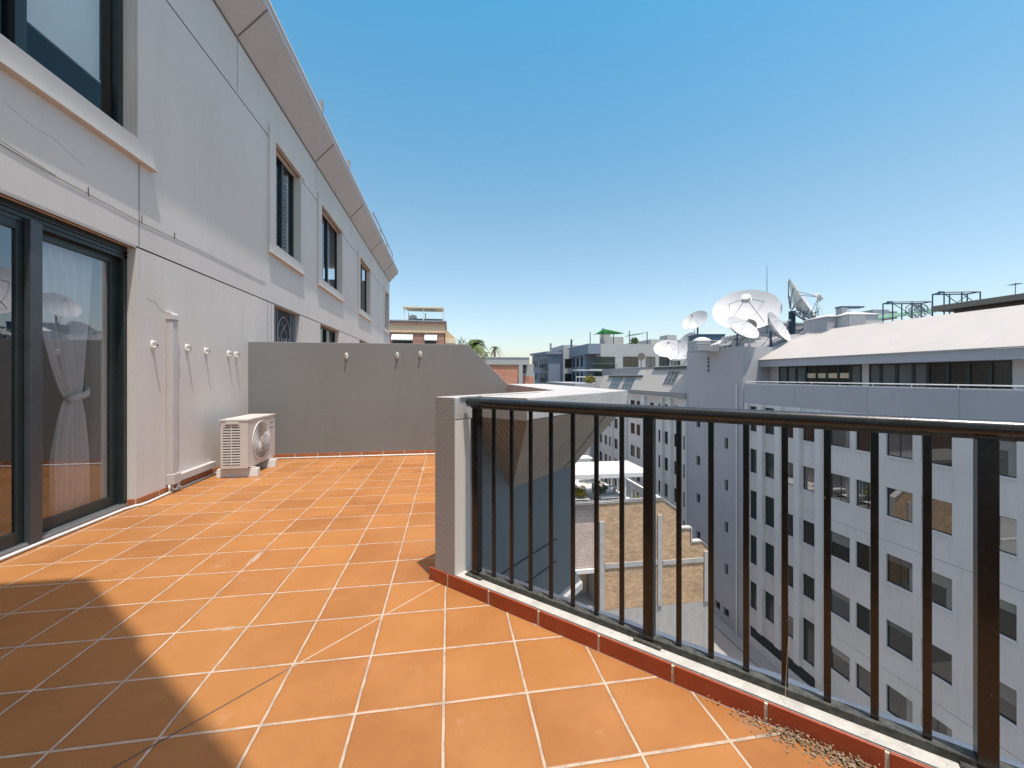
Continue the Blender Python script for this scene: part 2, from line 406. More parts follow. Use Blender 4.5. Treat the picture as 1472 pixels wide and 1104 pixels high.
# body of the building behind the facade
w = B()
w.quad((W, Y1, -22), (-14, Y1, -22), (-14, Y1, ZT), (W, Y1, ZT)); w.quad((W, -8, -22), (W, -8, ZT), (-14, -8, ZT), (-14, -8, -22))
w.quad((-14, -8, -22), (-14, -8, ZT), (-14, Y1, ZT), (-14, Y1, -22)); w.quad((W, -8, GZ), (W, Y1, GZ), (W, Y1, -.3), (W, -8, -.3))
w.build('side_wall', 'wall', lb)
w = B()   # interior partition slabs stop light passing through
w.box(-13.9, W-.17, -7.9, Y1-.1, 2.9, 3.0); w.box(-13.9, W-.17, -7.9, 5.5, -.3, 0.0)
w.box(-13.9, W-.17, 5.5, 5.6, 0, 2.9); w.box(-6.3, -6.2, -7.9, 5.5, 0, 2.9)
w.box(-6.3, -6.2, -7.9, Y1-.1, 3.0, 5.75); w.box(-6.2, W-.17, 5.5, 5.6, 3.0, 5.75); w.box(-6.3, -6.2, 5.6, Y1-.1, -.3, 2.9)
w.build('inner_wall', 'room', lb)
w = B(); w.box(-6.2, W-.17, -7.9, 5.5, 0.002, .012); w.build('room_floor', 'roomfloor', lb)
# vertical construction joints and the lighter pilaster edge
w = B()
for yy, a, b_ in ((6.036, 5.08, 5.79), (4.262, 2.42, 3.19), (6.97, .0, 2.39), (7.1, .0, 2.39), (9.4, 5.28, 5.79), (12.5, 5.28, 5.79), (15.7, 5.1, 5.79)):
    w = B(); w.box(W+.0005, W+.0025, yy-.006, yy+.006, a, b_); w.build('expansion_joint', 'officedark', lb)
# cornice: splayed soffit with open joints, thin white edge
w = B(); w.extrude([(W+.004, 0, ZT), (-2.46, 0, 6.25), (-2.46, 0, 6.36), (-3.6, 0, 6.36), (-3.6, 0, ZT)], (0, 1, 0))
w.v = [(x, (-1.2 if y == 0 else Y1+.12), z) for x, y, z in w.v]
w.build('cornice', 'cornice', lb)
w = B(); w.box(-2.50, -2.445, -1.2, Y1+.13, 6.36, 6.40); w.build('cornice_edge', 'white', lb)
w = B()
for yy in (2.9, 6.02, 9.28, 12.4, 15.6, 18.6):
    w.obox((W+.02, yy-.008, ZT+.012), (.37, 0, .408), (0, .016, 0), (.004, 0, -.004))
w.obox((W+.004, -1, ZT-.03), (.012, 0, .008), (0, Y1+1.1, 0), (0, 0, .02))
w.build('soffit_joint', 'eave', lb)
w = B(); w.box(-14, -2.55, -8, Y1+.1, 6.36, 6.38); w.build('roof', 'metalroof', lb)
# roof canopy over the near bay, cut at 45 degrees; it throws the shade across the floor
w = B(); w.prism([(-2.60, 1.23), (-1.365, 1.236), (-.626, .545), (-.618, .512), (.135, -.185), (1.9, -1.92), (1.9, -8), (-2.60, -8)], 6.12, 6.30)
w.build('roof_canopy', 'wallsmooth', lb)
# window surrounds (proud bands), windows, frames, glass
def surround(y0, y1, z0, z1, first=False):
    b = B(); e = .035
    ya = y0-.23; yb = y1+.17
    if not first:
        b.box(W, W+e, ya, y0, z0-.18, 5.24)
        b.box(W, W+e, y0, yb, z1+.003, 5.24)
        b.box(W, W+e, y1, y1+.03, z0, z1)
    b.box(W, W+e, y0 if not first else -1, yb+(.03 if first else 0), z0-.18, z0-.003)
    if first: b.box(W, W+.02, y1, y1+.035, z0, z1)
    b.build('window_surround', 'wallsmooth', lb, bevel=.004)
    b = B(); b.box(W, W+e+.02, ya if not first else -1, yb+.02+(.0 if not first else .03), z0-.197, z0-.182); b.build('sill', 'wallsmooth', lb)
def win(y0, y1, z0, z1, mull, louvre=None, blind=None, glass='glassblue', grille=False, hollow=True):
    f = B(); x1 = W-.10; x0 = W-.15; t = .055
    f.box(x0, x1, y0, y0+t, z0, z1); f.box(x0, x1, y1-t, y1, z0, z1); f.box(x0, x1, y0+t, y1-t, z0, z0+t); f.box(x0, x1, y0+t, y1-t, z1-t, z1)
    for m in mull: f.box(x0-.002, x1+.012, m-.04, m+.04, z0+t, z1-t)
    o = f.build('window', 'frame', lb, bevel=.003)
    p = B(); p.quad((x0+.02, y0+t, z0+t), (x0+.02, y1-t, z0+t), (x0+.02, y1-t, z1-t), (x0+.02, y0+t, z1-t)); p.build('pane', glass, o)
    if louvre:
        l = B(); zz = z0+.08
        l.box(x0-.06, x0-.03, louvre[0], louvre[0]+.05, z0+.06, z1-.06); l.box(x0-.06, x0-.03, louvre[1]-.05, louvre[1], z0+.06, z1-.06)
        while zz < z1-.1:
            l.obox((x0-.085, louvre[0]+.05, zz), (.07, 0, -.035), (0, louvre[1]-louvre[0]-.1, 0), (.004, 0, .008)); zz += .068
        l.build('shutter', 'shutter', o)
    if grille:
        l = B(); n = 13
        for i in range(n+1):
            yy = y0+.05+(y1-y0-.1)*i/n; l.bar((x1+.03, yy, z0), (x1+.03, yy, z1-.5 if 4 <= i <= 9 else z1-.02), .006)
        cy = (y0+y1)/2; 
        l.tube([(x1+.03, cy-.27, z0), (x1+.03, cy-.27, 1.9)]+[(x1+.03, cy-.27*math.cos(a), 1.92+.34*math.sin(a)) for a in [PI*k/12 for k in range(13)]]+[(x1+.03, cy+.27, 1.9), (x1+.03, cy+.27, z0)], .008, 6)
        for s_ in (-1, 1): l.tube([(x1+.03, cy+s_*.02*(k % 2)+s_*.13*math.sin(k*.5), 1.78+.045*k) for k in range(9)], .007, 6)
        l.build('security_grille', 'steel', o)
        l = B(); l.box(x1+.002, x1+.008, y0+.03, y1-.03, z0+.03, z1-.03); l.build('fly_screen', 'acdark', o)
    return o
surround(*ups[0], first=True)
for u in ups[1:]: surround(*u)
win(*ups[0], [3.31])
win(*ups[1], [7.80], (7.24, 8.30)); win(*ups[2], [10.55], (9.72, 10.5)); win(*ups[3], [14.5], (13.72, 14.45)); win(*ups[4], [19.4])
win(*lows[0], [], grille=True); win(*lows[1], [10.45]); win(*lows[2], [14.5])
b = B(); b.box(-3.08, -3.074, 3.40, 4.13, 3.83, 5.1); b.box(-3.086, -3.066, 3.40, 4.13, 3.815, 3.832)
tag(b.build('roller_blind', 'blind'), 'white roller blind half drawn behind the big upper window', 'blind')
b = B()
for k in range(8):
    z_ = 0
b = B(); b.box(-3.06, -3.05, 4.07, 4.16, 3.39, 3.83)

# sliding door in the recess
dr = thing('sliding_door', (-2.95, 2.4, 0), '', '')

dr.parent = lb; dr.location = Vector((-2.95, 2.4, 0))-lb.location
f = B(); x0, x1 = -3.02, -2.925; y0, y1 = .56, 4.24
f.box(x0, x1, y1-.05, y1, .03, 2.35); f.box(x0, x1, y0, y0+.05, .03, 2.35); f.box(x0, x1, y0, y1, 2.27, 2.36); f.box(x0-.02, x1, y0, y1, 2.36, 2.42)
f.box(x1, x1+.012, y0, y1, 2.335, 2.345); f.box(x1, x1+.008, y0, y1, 2.30, 2.307)
f.build('door_frame', 'frame', dr, bevel=.003)
f = B(); f.box(x0-.01, -2.90, y0, y1, .0, .022)
for xx in (-3.0, -2.965, -2.93, -2.905): f.box(xx-.004, xx+.004, y0, y1, .022, .040)
f.build('door_track', 'track', dr)
def panel(xf, ya, yb, stile, name='door_leaf', mat='frame'):
    f = B(); t = .028
    f.box(xf-t, xf, ya, ya+stile[0], .042, 2.29); f.box(xf-t, xf, yb-stile[1], yb, .042, 2.29)
    f.box(xf-t, xf, ya+stile[0], yb-stile[1], .042, .13); f.box(xf-t, xf, ya+stile[0], yb-stile[1], 2.21, 2.29)
    o = f.build(name, mat, dr, bevel=.003)
    p = B(); p.quad((xf-t/2, ya+stile[0], .13), (xf-t/2, yb-stile[1], .13), (xf-t/2, yb-stile[1], 2.21), (xf-t/2, ya+stile[0], 2.21)); p.build('pane', 'glass', o)
    return o
panel(-2.975, 3.38, 4.19, (.07, .075))
panel(-2.93, .62, 3.40, (.07, .13))
f = B(); f.box(-2.927, -2.885, 3.315, 3.40, .03, 2.30); f.build('meeting_stile', 'frame_grey', dr, bevel=.004)
f = B(); f.tube([(-2.93, 3.36, .02), (-2.90, 3.36, .02)], .012); f.build('door_roller', 'track', dr)

# curtain: pinched in at waist height behind the right pane
def curtain():
    b = B(); nu, nv = 70, 40; base = 0
    for j in range(nv+1):
        t = j/nv; z = 2.26-t*2.16
        # left and right edges: hangs wide, swept to a tie at 1.0 m
        tie = 1.02
        if z > tie: k = (z-tie)/(2.26-tie); k = k**.75; l = 3.83+(3.44-3.83)*k; r = 3.99+(4.10-3.99)*k
        else: k = (tie-z)/tie; k2 = min(1, k*2.2)**.7; l = 3.83-.12*k2; r = 3.99+.07*k2
        for i in range(nu+1):
            s = i/nu; y = l+(r-l)*s
            amp = .016+.012*math.sin(j*.13+i)+.012*k
            x = -3.10+amp*math.sin(s*2*PI*(9)+.35*math.sin(t*5+s*3))
            b.v.append((x, y, z))
    for j in range(nv):
        for i in range(nu):
            a = j*(nu+1)+i; b.f.append((a, a+1, a+nu+2, a+nu+1))
    return b
cu = thing('curtain', (-3.1, 3.8, 0), 'pale grey curtain tied back at waist height behind the sliding door glass', 'curtain')
curtain().build('drape', 'sheer', cu, smooth=True)
b = B(); b.tube([(-3.14+.075, 3.82, 1.0), (-3.045, 3.86, 1.03), (-3.045, 3.93, 1.035), (-3.06, 4.0, 1.06), (-3.10, 4.05, 1.09)], .012, 8, ry=.03); b.build('tieback', 'blind', cu, smooth=True)
b = B(); b.box(-3.14, -3.02, 4.07, 4.17, .0, 2.28); o = b.build('curtain_reveal', 'wall', lb)

# ------------------------------------------------------------------ skirting tiles, hoses along the wall foot
def skirting(name, label, segs, mats='skirt'):
    t = thing(name, (*segs[0][0], 0), label, 'skirting')
    b = B(); gt = B()
    for (ax, ay), (bx, by), n in segs:
        A = Vector((ax, ay, 0)); D_ = (Vector((bx, by, 0))-A); L_ = D_.length; D_.normalize(); Nn = Vector((n[0], n[1], 0))
        k = 0.0
        while k < L_-.01:
            e = min(.305, L_-k); b.obox(A+D_*(k+.003)+Vector((0, 0, .001)), D_*(e-.006), Nn*.010, (0, 0, .068)); k += .311
        gt.obox(A, D_*L_, Nn*.007, (0, 0, .066))
    b.build('tile_row', mats, t, bevel=.0015); gt.build('grout', 'grout', t)
    return t
skirting('skirting', 'terracotta skirting tiles along the foot of the left wall', [((W-.07, 4.225), (W, 4.225), (0, -1)), ((W, 4.215), (W, 6.34), (1, 0))])
skirting('skirting', 'terracotta skirting tiles along the foot of the dark grey end wall', [((W+.012, 6.34), (.92, 6.34), (0, -1))])
b = B(); b.tube([(-2.865, .7, .016), (-2.865, 3.4, .016), (-2.862, 4.1, .014), (-2.84, 4.20, .013), (-2.815, 4.215, .013), (-2.80, 4.3, .013), (-2.825, 4.75, .013), (-2.825, 5.3, .013), (-2.825, 6.2, .013)], .0125, 8)
tag(b.build('hose', 'whiteplastic', smooth=True), 'thin white drain hose running along the foot of the left wall and door track', 'hose')
b = B(); b.tube([(-2.78, 6.305, .013), (-1, 6.305, .013), (.88, 6.30, .013)], .0125, 8)
tag(b.build('hose', 'whiteplastic', smooth=True), 'thin white pipe lying along the foot of the dark grey end wall', 'hose')

# ------------------------------------------------------------------ end wall (divider)
b = B(); b.extrude([(W+.001, 6.34, 0), (.92, 6.34, 0), (.92, 6.34, 1.08), (.29, 6.34, 1.70), (W+.001, 6.34, 1.70)], (0, .16, 0))
b.f = [f_ for f_ in b.f]
tag(b.build('divider_wall', 'endwall', bevel=.006), 'dark grey rendered divider wall at the far end of the terrace, its right end sloping down', 'wall')

# ------------------------------------------------------------------ wall hooks
def make_hook():
    h = thing('wall_hook', (0, 0, 0), 'x', 'hook', 'white wall hooks on the terrace walls')
    b = B(); n = 16
    for hh, s_ in ((0, 1), (.008, 1), (.014, .7)):
        for k in range(n):
            a = 2*PI*k/n; b.v.append((.026*s_*math.cos(a), -hh, .052*s_*math.sin(a)))
    for r_ in range(2):
        for k in range(n):
            b.f.append((r_*n+k, r_*n+(k+1) % n, (r_+1)*n+(k+1) % n, (r_+1)*n+k))
    b.f.append(tuple(2*n+k for k in range(n)))
    b.build('backplate', 'whiteplastic', h, smooth=True)
    b = B(); b.tube([(0, -.008, -.012), (0, -.030, -.022), (0, -.046, -.012), (0, -.050, .008), (0, -.048, .022)], [.011, .010, .009, .009, .011], 8)
    b.tube([(0, -.01, .02), (0, -.024, .028), (0, -.03, .045)], [.009, .008, .009], 8)
    b.build('prong', 'whiteplastic', h, smooth=True)
    return h
hk = make_hook()
hlabels = ['white wall hook left of the vertical duct on the left wall', 'white wall hook just right of the vertical duct', 'white wall hook midway along the left wall, left of the outdoor unit',
           'white wall hook above the outdoor unit, left one of the close pair', 'white wall hook above the outdoor unit, nearest the end wall corner']
for i, (yy, zz) in enumerate(((4.43, 1.50), (4.95, 1.505), (5.30, 1.49), (5.80, 1.485), (5.985, 1.485))):
    h = hk if i == 0 else copy_tree(hk)
    h.location = (W, yy, zz); h.rotation_euler = (0, 0, PI/2); h['label'] = hlabels[i]
for (xx, zz, lab) in ((-1.505, 1.50, 'white wall hook on the end wall, leftmost of its three'), (-.772, 1.515, 'white wall hook on the end wall, middle of its three'), (-.431, 1.535, 'white wall hook on the end wall, nearest the sloping end')):
    h = copy_tree(hk); h.location = (xx, 6.34, zz); h.rotation_euler = (0, 0, 0); h['label'] = lab

# ------------------------------------------------------------------ duct and air conditioner
dt = thing('pipe_duct', (W, 4.67, 0), 'grey plastic pipe duct running down the left wall and along to the outdoor unit', 'duct')
b = B(); b.box(W, W+.06, 4.63, 4.712, .20, 1.79); b.build('vertical_cover', 'ductmat', dt, bevel=.006)
b = B(); b.box(W, W+.072, 4.622, 4.72, 1.78, 1.80); b.extrude([(W, 4.626, 1.80), (W+.066, 4.626, 1.80), (W+.064, 4.626, 1.83), (W+.045, 4.626, 1.855), (W+.02, 4.626, 1.862), (W, 4.626, 1.862)], (0, .09, 0)); b.box(W, W+.05, 4.712, 4.75, 1.80, 1.85)
b.build('wall_cap', 'ductmat', dt, bevel=.005)
b = B(); b.box(W, W+.075, 4.622, 4.74, .088, .20); b.build('corner_piece', 'ductmat', dt, bevel=.008)
b = B(); b.box(W, W+.062, 4.74, 5.42, .098, .172); b.build('horizontal_cover', 'ductmat', dt, bevel=.006)
b = B()
b.tube([(W+.04, 4.65, .09), (W+.045, 4.65, .045), (W+.055, 4.68, .03), (W+.055, 4.71, .045), (W+.05, 4.72, .09)], .011, 8)
b.tube([(W+.05, 4.735, .09), (W+.06, 4.735, .05), (W+.07, 4.75, .02)], .010, 8)
b.tube([(W+.03, 4.62+.01, .09), (W+.03, 4.63, .03)], .012, 8)
b.build('pipe_loop', 'whiteplastic', dt, smooth=True)

ac = thing('outdoor_unit', (-2.5, 5.6, 0), 'cream air conditioner outdoor unit with swirled fan grille standing on the tiles', 'air conditioner')
X0, X1, YA, YB, Z0, Z1 = -2.645, -2.345, 5.21, 5.965, .115, .685
b = B()
fc = (5.555, .40); fr = .235
# cabinet with a round fan opening in the front face
b.box(X0, X1-.02, YA, YB, Z0, Z0+.01); b.box(X0-.008, X1+.006, YA-.006, YB+.006, Z1-.012, Z1+.006)
b.box(X0, X1-.02, YB-.01, YB, Z0, Z1-.012); b.box(X0, X0+.01, YA+.01, YB-.01, Z0+.01, Z1-.012)
# near side with grille opening
sx0, sx1 = X0+.03, X0+.215
b.box(X0+.01, sx0, YA, YA+.01, Z0+.01, Z1-.012); b.box(sx1, X1-.02, YA, YA+.01, Z0+.01, Z1-.012); b.box(sx0, sx1, YA, YA+.01, Z1-.06, Z1-.012); b.box(sx0, sx1, YA, YA+.01, Z0+.01, Z0+.035)
nn = 48
ring = [(fc[0]+fr*math.cos(2*PI*k/nn), fc[1]+fr*math.sin(2*PI*k/nn)) for k in range(nn)]
def sqp(k):
    a = 2*PI*k/nn; cx, sx = math.cos(a), math.sin(a); ys = []
    for lim, comp, c0 in ((YB, cx, fc[0]), (YA, cx, fc[0]), (Z1-.012, sx, fc[1]), (Z0, sx, fc[1])):
        if abs(comp) > 1e-6 and (lim-c0)/comp > 0: ys.append((lim-c0)/comp)
    t = min(ys); return (fc[0]+cx*t, fc[1]+sx*t)
for k in range(nn):
    j = (k+1) % nn; p, q, r_, s_ = ring[k], ring[j], sqp(j), sqp(k)
    b.quad((X1, p[0], p[1]), (X1, s_[0], s_[1]), (X1, r_[0], r_[1]), (X1, q[0], q[1]))
    b.quad((X1, p[0], p[1]), (X1, q[0], q[1]), (X1-.07, q[0], q[1]), (X1-.07, p[0], p[1]))
for yy, zz in ((YA, Z0), (YB, Z0), (YA, Z1-.012), (YB, Z1-.012)): pass
b.box(X1-.02, X1-.0005, YA, YA+.004, Z0, Z1-.012); b.box(X1-.02, X1-.0005, YB-.004, YB, Z0, Z1-.012)
b.build('cabinet', 'acbody', ac)
b = B(); b.quad(*[(X1-.068, fc[0]+fr*math.cos(2*PI*k/nn), fc[1]+fr*math.sin(2*PI*k/nn)) for k in range(nn)]); b.quad((sx0, YA+.03, Z0+.03), (sx1, YA+.03, Z0+.03), (sx1, YA+.03, Z1-.05), (sx0, YA+.03, Z1-.05))
b.build('dark_inside', 'acdark', ac)
b = B()   # fan blades behind the grille
for k in range(3):
    a0 = k*2*PI/3+.4; P_ = []
    for t in range(7):
        a = a0+t*.16; P_.append((X1-.055+.006*t, fc[0]+(.205-.01*abs(t-3))*math.cos(a), fc[1]+(.205-.01*abs(t-3))*math.sin(a)))
    P_ += [(X1-.03, fc[0]+.05*math.cos(a0+.9), fc[1]+.05*math.sin(a0+.9)), (X1-.055, fc[0]+.05*math.cos(a0), fc[1]+.05*math.sin(a0))]
    b.quad(*P_)
b.disc((X1-.06, *fc), (1, 0, 0), 0, .055, .03); b.build('fan', 'frame_grey', ac)
b = B()   # swirled grille
b.disc((X1-.002, *fc), (1, 0, 0), fr-.010, fr+.006, .012, 40)
b.disc((X1+.004, *fc), (1, 0, 0), 0, .045, .012, 24)
for k in range(30):
    a0 = 2*PI*k/30; pts = []
    for t in range(9):
        s_ = t/8; r_ = .04+(fr-.045)*s_; a = a0+1.25*s_**1.1
        pts.append((X1+.006+.012*math.sin(PI*s_), fc[0]+r_*math.cos(a), fc[1]+r_*math.sin(a)))
    b.tube(pts, .0042, 5)
for r_ in (.09, .14, .19): b.disc((X1+.002, *fc), (1, 0, 0), r_-.0025, r_+.0025, .008, 40)
b.build('fan_grille', 'acgrill', ac)
b = B(); zz = Z0+.045   # side louvres
while zz < Z1-.07:
    b.obox((sx0, YA-.002, zz), (sx1-sx0, 0, 0), (0, .022, .010), (0, 0, .014)); zz += .0315
b.box((sx0+sx1)/2-.006, (sx0+sx1)/2+.006, YA-.003, YA+.004, Z0+.03, Z1-.06)
b.build('side_louvre', 'acbody', ac)
b = B(); b.box(X0+.06, X0+.20, YA-.012, YA-.001, Z1-.05, Z1-.026); b.build('carry_handle', 'acbody', ac, bevel=.004)
b = B()
for zz, ya, n_ in ((Z1-.105, 5.80, 9), (Z1-.175, 5.82, 7)):
    for k in range(n_): b.box(X1, X1+.0012, ya+k*.013, ya+k*.013+.009, zz, zz+(.020 if k in (0, 5) else .014))
b.build('badge', 'logo', ac)
for yy in (5.265, 5.765):
    b = B(); b.extrude([(-2.715, yy, 0), (-2.715+.0, yy+.085, 0), (-2.715, yy+.07, .098), (-2.715, yy+.015, .098)], (.45, 0, 0)); b.build('foot', 'whiteplastic', ac, bevel=.004)
b = B()
for yy in (5.285, 5.80):
    b.box(X0-.04, X1+.045, yy, yy+.035, .099, .114)
b.build('foot_bracket', 'acbody', ac)

# ------------------------------------------------------------------ parapet with pier, coping and splayed corbel
c45 = math.sqrt(.5)
def kp(s_, dif):   # point with x+y=s_, x-y=dif
    return ((s_+dif)/2, (s_-dif)/2)
pw = thing('parapet_wall', (.5, 2.8, 0), 'rendered parapet with pale coping and roughcast pier beside the end of the railing', 'parapet')
I, O_, P2 = -2.495, -1.78, -2.276
b = B(); b.prism([kp(2.345, I), kp(2.345, P2), kp(2.53, P2), kp(2.53, V-.02) if False else kp(2.53, -2.44), (.92+.05, .97+2.44), (.92+.05, 6.34), (.92, 6.34), (.92, .92+2.495)], 0, .95)
b.build('inner_wall', 'wallsmooth', pw)
b = B(); b.obox((*kp(2.338, I), .0), (.055*2, -.055*2, 0), (.004, .004, 0), (0, 0, 1.078)); b.build('pier_face', 'rough', pw)
# pier head + coping slab
top = [kp(2.345, I), kp(2.345, P2), kp(2.65, P2), kp(2.65, O_), (1.51, 3.29), (1.51, 6.34), (.92, 6.34), (.92, 3.415)]
b = B(); b.prism(top, .952, 1.08); b.build('coping', 'coping', pw, bevel=.006)
b = B(); b.obox((*kp(2.646, P2+.004), .953), ((O_-P2-.01)/2, -(O_-P2-.01)/2, 0), (.004, .004, 0), (0, 0, .124)); b.build('coping_end', 'rough', pw)
b = B(); b.obox((*kp(2.40, P2), 1.0802), (.6, .6, 0), (.006, -.006, 0), (0, 0, .003)); b.build('coping_joint', 'rough', pw)
# corbel: frustum from coping outline down to the wall face
wx = 1.135; T = .9515; Bz = .40; V = -2.42
k0, k1 = kp(2.65, V), kp(2.65, O_); A1 = (1.51, 3.29); apex = kp(3.32, V); c1 = (wx, wx-V)
b = B()
b.quad((*k0, T), (*apex, Bz), (*k1, T)); b.quad((*k1, T), (*apex, Bz), (*c1, Bz), (*A1, T)); b.quad((*A1, T), (*c1, Bz), (wx, 6.34, Bz), (1.51, 6.34, T))
b.f = [f_[::-1] for f_ in b.f]
b.build('corbel', 'concrete', pw)
b = B()
def lerp(a, b_, t): return tuple(a[i]+(b_[i]-a[i])*t for i in range(3))
pA, pB = (*k1, T), (*apex, Bz); qA, qB = (*A1, T), (*c1, Bz)
for t in (.78,):
    a_, e_ = lerp(pA, qA, t), lerp(pB, qB, t)
    b.obox(Vector(a_)+Vector((.002, -.002, -.003)), Vector(e_)-Vector(a_), (.006, .006, 0), (.002, -.002, -.003))
for k in range(1, 13):      # board marks on the end facet
    t = k/13; a_ = lerp((*k0, T), (*k1, T), t); e_ = lerp((*k0, T), pB, t) if False else pB
    d_ = Vector((*lerp((*k0, T), (*k1, T), t),)); e2 = lerp((*k1, T), pB, t)
    a2 = Vector(lerp(pA, (*k0, T), 1-t)); 
    dirv = (Vector(pB)-Vector((*k0, T)))
    L_ = 1-t
    b.obox(a2+Vector((-.002, -.002, 0)), dirv*L_*.99, (.002, -.002, 0), (-.0015, -.0015, -.001))
b.build('board_mark', 'eave', pw)

# lower part of our own building
ob = thing('own_building', (-4, 0, GZ), 'blue grey rendered wall dropping below the parapet and railing', 'building')
b = B()
s0, e0 = kp(2.56, V), c1
b.prism([kp(2.47, V), e0, (wx, 6.5), (.95, 6.5), (.95, .95+2.47), kp(2.47, -2.47)], -.66, .949)
b.build('upper_wall', 'lowwall', ob)
b = B()
for z_ in (-.17, -.36):
    b.obox((*kp(2.6, V+.003), z_), (2.0*.40, 2.0*.40, 0), (.003, -.003, 0), (0, 0, .008))
b.build('wall_joint', 'acdark', ob)
b = B(); b.prism([kp(2.5, V+.10), (wx+.06, wx-V-.04), (wx+.06, 6.5), (-2.8, 6.5), (-2.8, 2.6), kp(2.4, V-1)], -.72, -.662); b.build('ledge', 'coping', ob)
b = B(); b.prism([(-2.8, -8), (2.75, -8), (2.75, -.15), kp(2.60, 2.9), kp(2.60, V), c1, (wx, 20.3), (-2.8, 20.3)], GZ, -.725)
b.build('lower_wall', 'lowwall', ob)
b = B(); b.prism([(-2.8, -3.2), (2.68, -3.2), (2.68, -.215), kp(2.465, 2.89), kp(2.465, V), (-2.8, 2.9)], -.70, -.252)
b.build('slab_edge', 'wall', ob)

# ------------------------------------------------------------------ kerb, sill, flashing, railing
def line45(k, x): return (x, k-x)
kb = thing('kerb', (1.2, 1.13, 0), 'glossy red tiled kerb under the black railing', 'kerb')
xs = [-.118, -.008]+[.206+.2193*i for i in range(12)]
for i in range(len(xs)-1):
    b = B(); a_, e_ = xs[i]+.004, xs[i+1]-.004
    if e_ > 2.55: break
    jit = random.uniform(-.0015, .0015)
    b.obox((*line45(2.33+jit, a_), .001), (e_-a_, -(e_-a_), 0), (.007, .007, 0), (0, 0, .072+random.uniform(-.001, .001)))
    b.build('kerb_tile', 'kerbtile', kb, bevel=.002)
b = B(); b.obox((*line45(2.334, -.115), 0), (2.66, -2.66, 0), (.008, .008, 0), (0, 0, .066)); b.build('grout', 'grout', kb)
b = B()
nseg = 60; x_a, x_b = .03, 2.56
for i in range(nseg):        # slightly uneven mortar sill
    a_ = x_a+(x_b-x_a)*i/nseg; e_ = x_a+(x_b-x_a)*(i+1)/nseg
    hz = .071
    b.obox((*line45(2.347, a_), .0), (e_-a_, -(e_-a_), 0), (.078, .078, 0), (0, 0, hz))
sl = b.build('mortar_sill', 'sill', kb)
b = B(); b.obox((*line45(2.349, .03), .071), (2.5, -2.5, 0), (.0035, .0035, 0), (0, 0, .0015)); b.build('sealant_line', 'grime', kb)
# flashing sheet, gently rippled
b = B(); nx, ny = 140, 5
for i in range(nx+1):
    x = .10+(2.52)*i/nx
    for j in range(ny+1):
        k = 2.505+.115*j/ny
        z = .074-.006*j/ny+.0035*math.sin(x*29+j*.8)*(.4+.6*math.sin(x*11))+(-.035 if j == ny else 0)
        px_, py_ = line45(k, x); b.v.append((px_, py_, z))
for i in range(nx):
    for j in range(ny):
        a_ = i*(ny+1)+j; b.f.append((a_, a_+ny+1, a_+ny+2, a_+1)[::-1])
b.f = [f_[::-1] for f_ in b.f]
b.build('flashing', 'lead', kb, smooth=True)

rl = thing('railing', (1.2, 1.28, .07), 'black metal railing with round handrail and thin upright bars along the terrace edge', 'railing')
K = 2.462
b = B(); b.tube([(*line45(K, .108), 1.0515), (*line45(K, .114), 1.0515)]+[(*line45(K, .114+2.3*i/12), 1.0515) for i in range(1, 13)], [.018]+[.0255]*13, 20)
b.build('handrail', 'rail', rl, smooth=True)
b = B(); b.obox((*line45(K-.018, .124), 1.020), (2.28, -2.28, 0), (.018*2, .018*2, 0), (0, 0, .010)); b.build('top_channel', 'grime', rl)
b = B(); b.obox((*line45(K-.028, .165), .072), (2.24, -2.24, 0), (.024*2*.62, .024*2*.62, 0), (0, 0, .026)); b.build('bottom_rail', 'grime', rl)
posts = [.160, .846, 1.524, 2.20]
def upbar(x, w_, d_, z0_, z1_, name):
    b = B(); h = w_*c45/2; g_ = d_*c45/2
    o = Vector((x-h-g_, K-x+h-g_, z0_)); b.obox(o, (2*h, -2*h, 0), (2*g_, 2*g_, 0), (0, 0, z1_-z0_)); return b.build(name, 'black', rl, bevel=.0015)
for x in posts: upbar(x, .042, .042, .074, 1.02, 'post')
for p in range(3):
    for k in range(1, 8): upbar(posts[p]+(posts[p+1]-posts[p])*k/8, .020, .012, .097, 1.021, 'baluster')
b = B()
for x in posts:
    px_, py_ = line45(K, x); b.obox((px_-.04-.028, py_+.04-.028, .0725), (.08, -.08, 0), (.056, .056, 0), (0, 0, .008))
b.build('base_plate', 'grime', rl)
for x in posts[1:3]:    # torn tape / web on the posts
    pass

# litter against the kerb
b = B()
for i in range(900):
    q_ = abs(random.gauss(0, .032)); x = random.gauss(1.19, .085); k = 2.325-q_*1.41
    px_, py_ = line45(k, x); z = max(.002, .026-q_*.5)*random.random()
    a = random.random()*PI; l = random.uniform(.001, .006)*(1 if random.random() < .85 else 1.8); w_ = l*random.uniform(.3, .8); tl = random.uniform(-.5, .5)
    dx, dy = math.cos(a), math.sin(a)
    b.quad((px_-dx*l, py_-dy*l, z+.001), (px_+dy*w_, py_-dx*w_, z+.001+abs(tl)*w_), (px_+dx*l, py_+dy*l, z+.002), (px_-dy*w_, py_+dx*w_, z+.001))
tag(b.build('leaf_litter', 'dry'), kind='stuff', label='dry leaf litter and grit swept against the red kerb')
b = B()
for i in range(16):
    x = random.gauss(1.17, .12); k = 2.325-abs(random.gauss(0, .06)); px_, py_ = line45(k, x); a = random.random()*2*PI; l = random.uniform(.02, .07)
    z = random.uniform(.004, .02)
    b.tube([(px_, py_, z), (px_+l*.5*math.cos(a), py_+l*.5*math.sin(a), z+random.uniform(0, .012)), (px_+l*math.cos(a+.4), py_+l*math.sin(a+.4), .004)], .00035, 4)
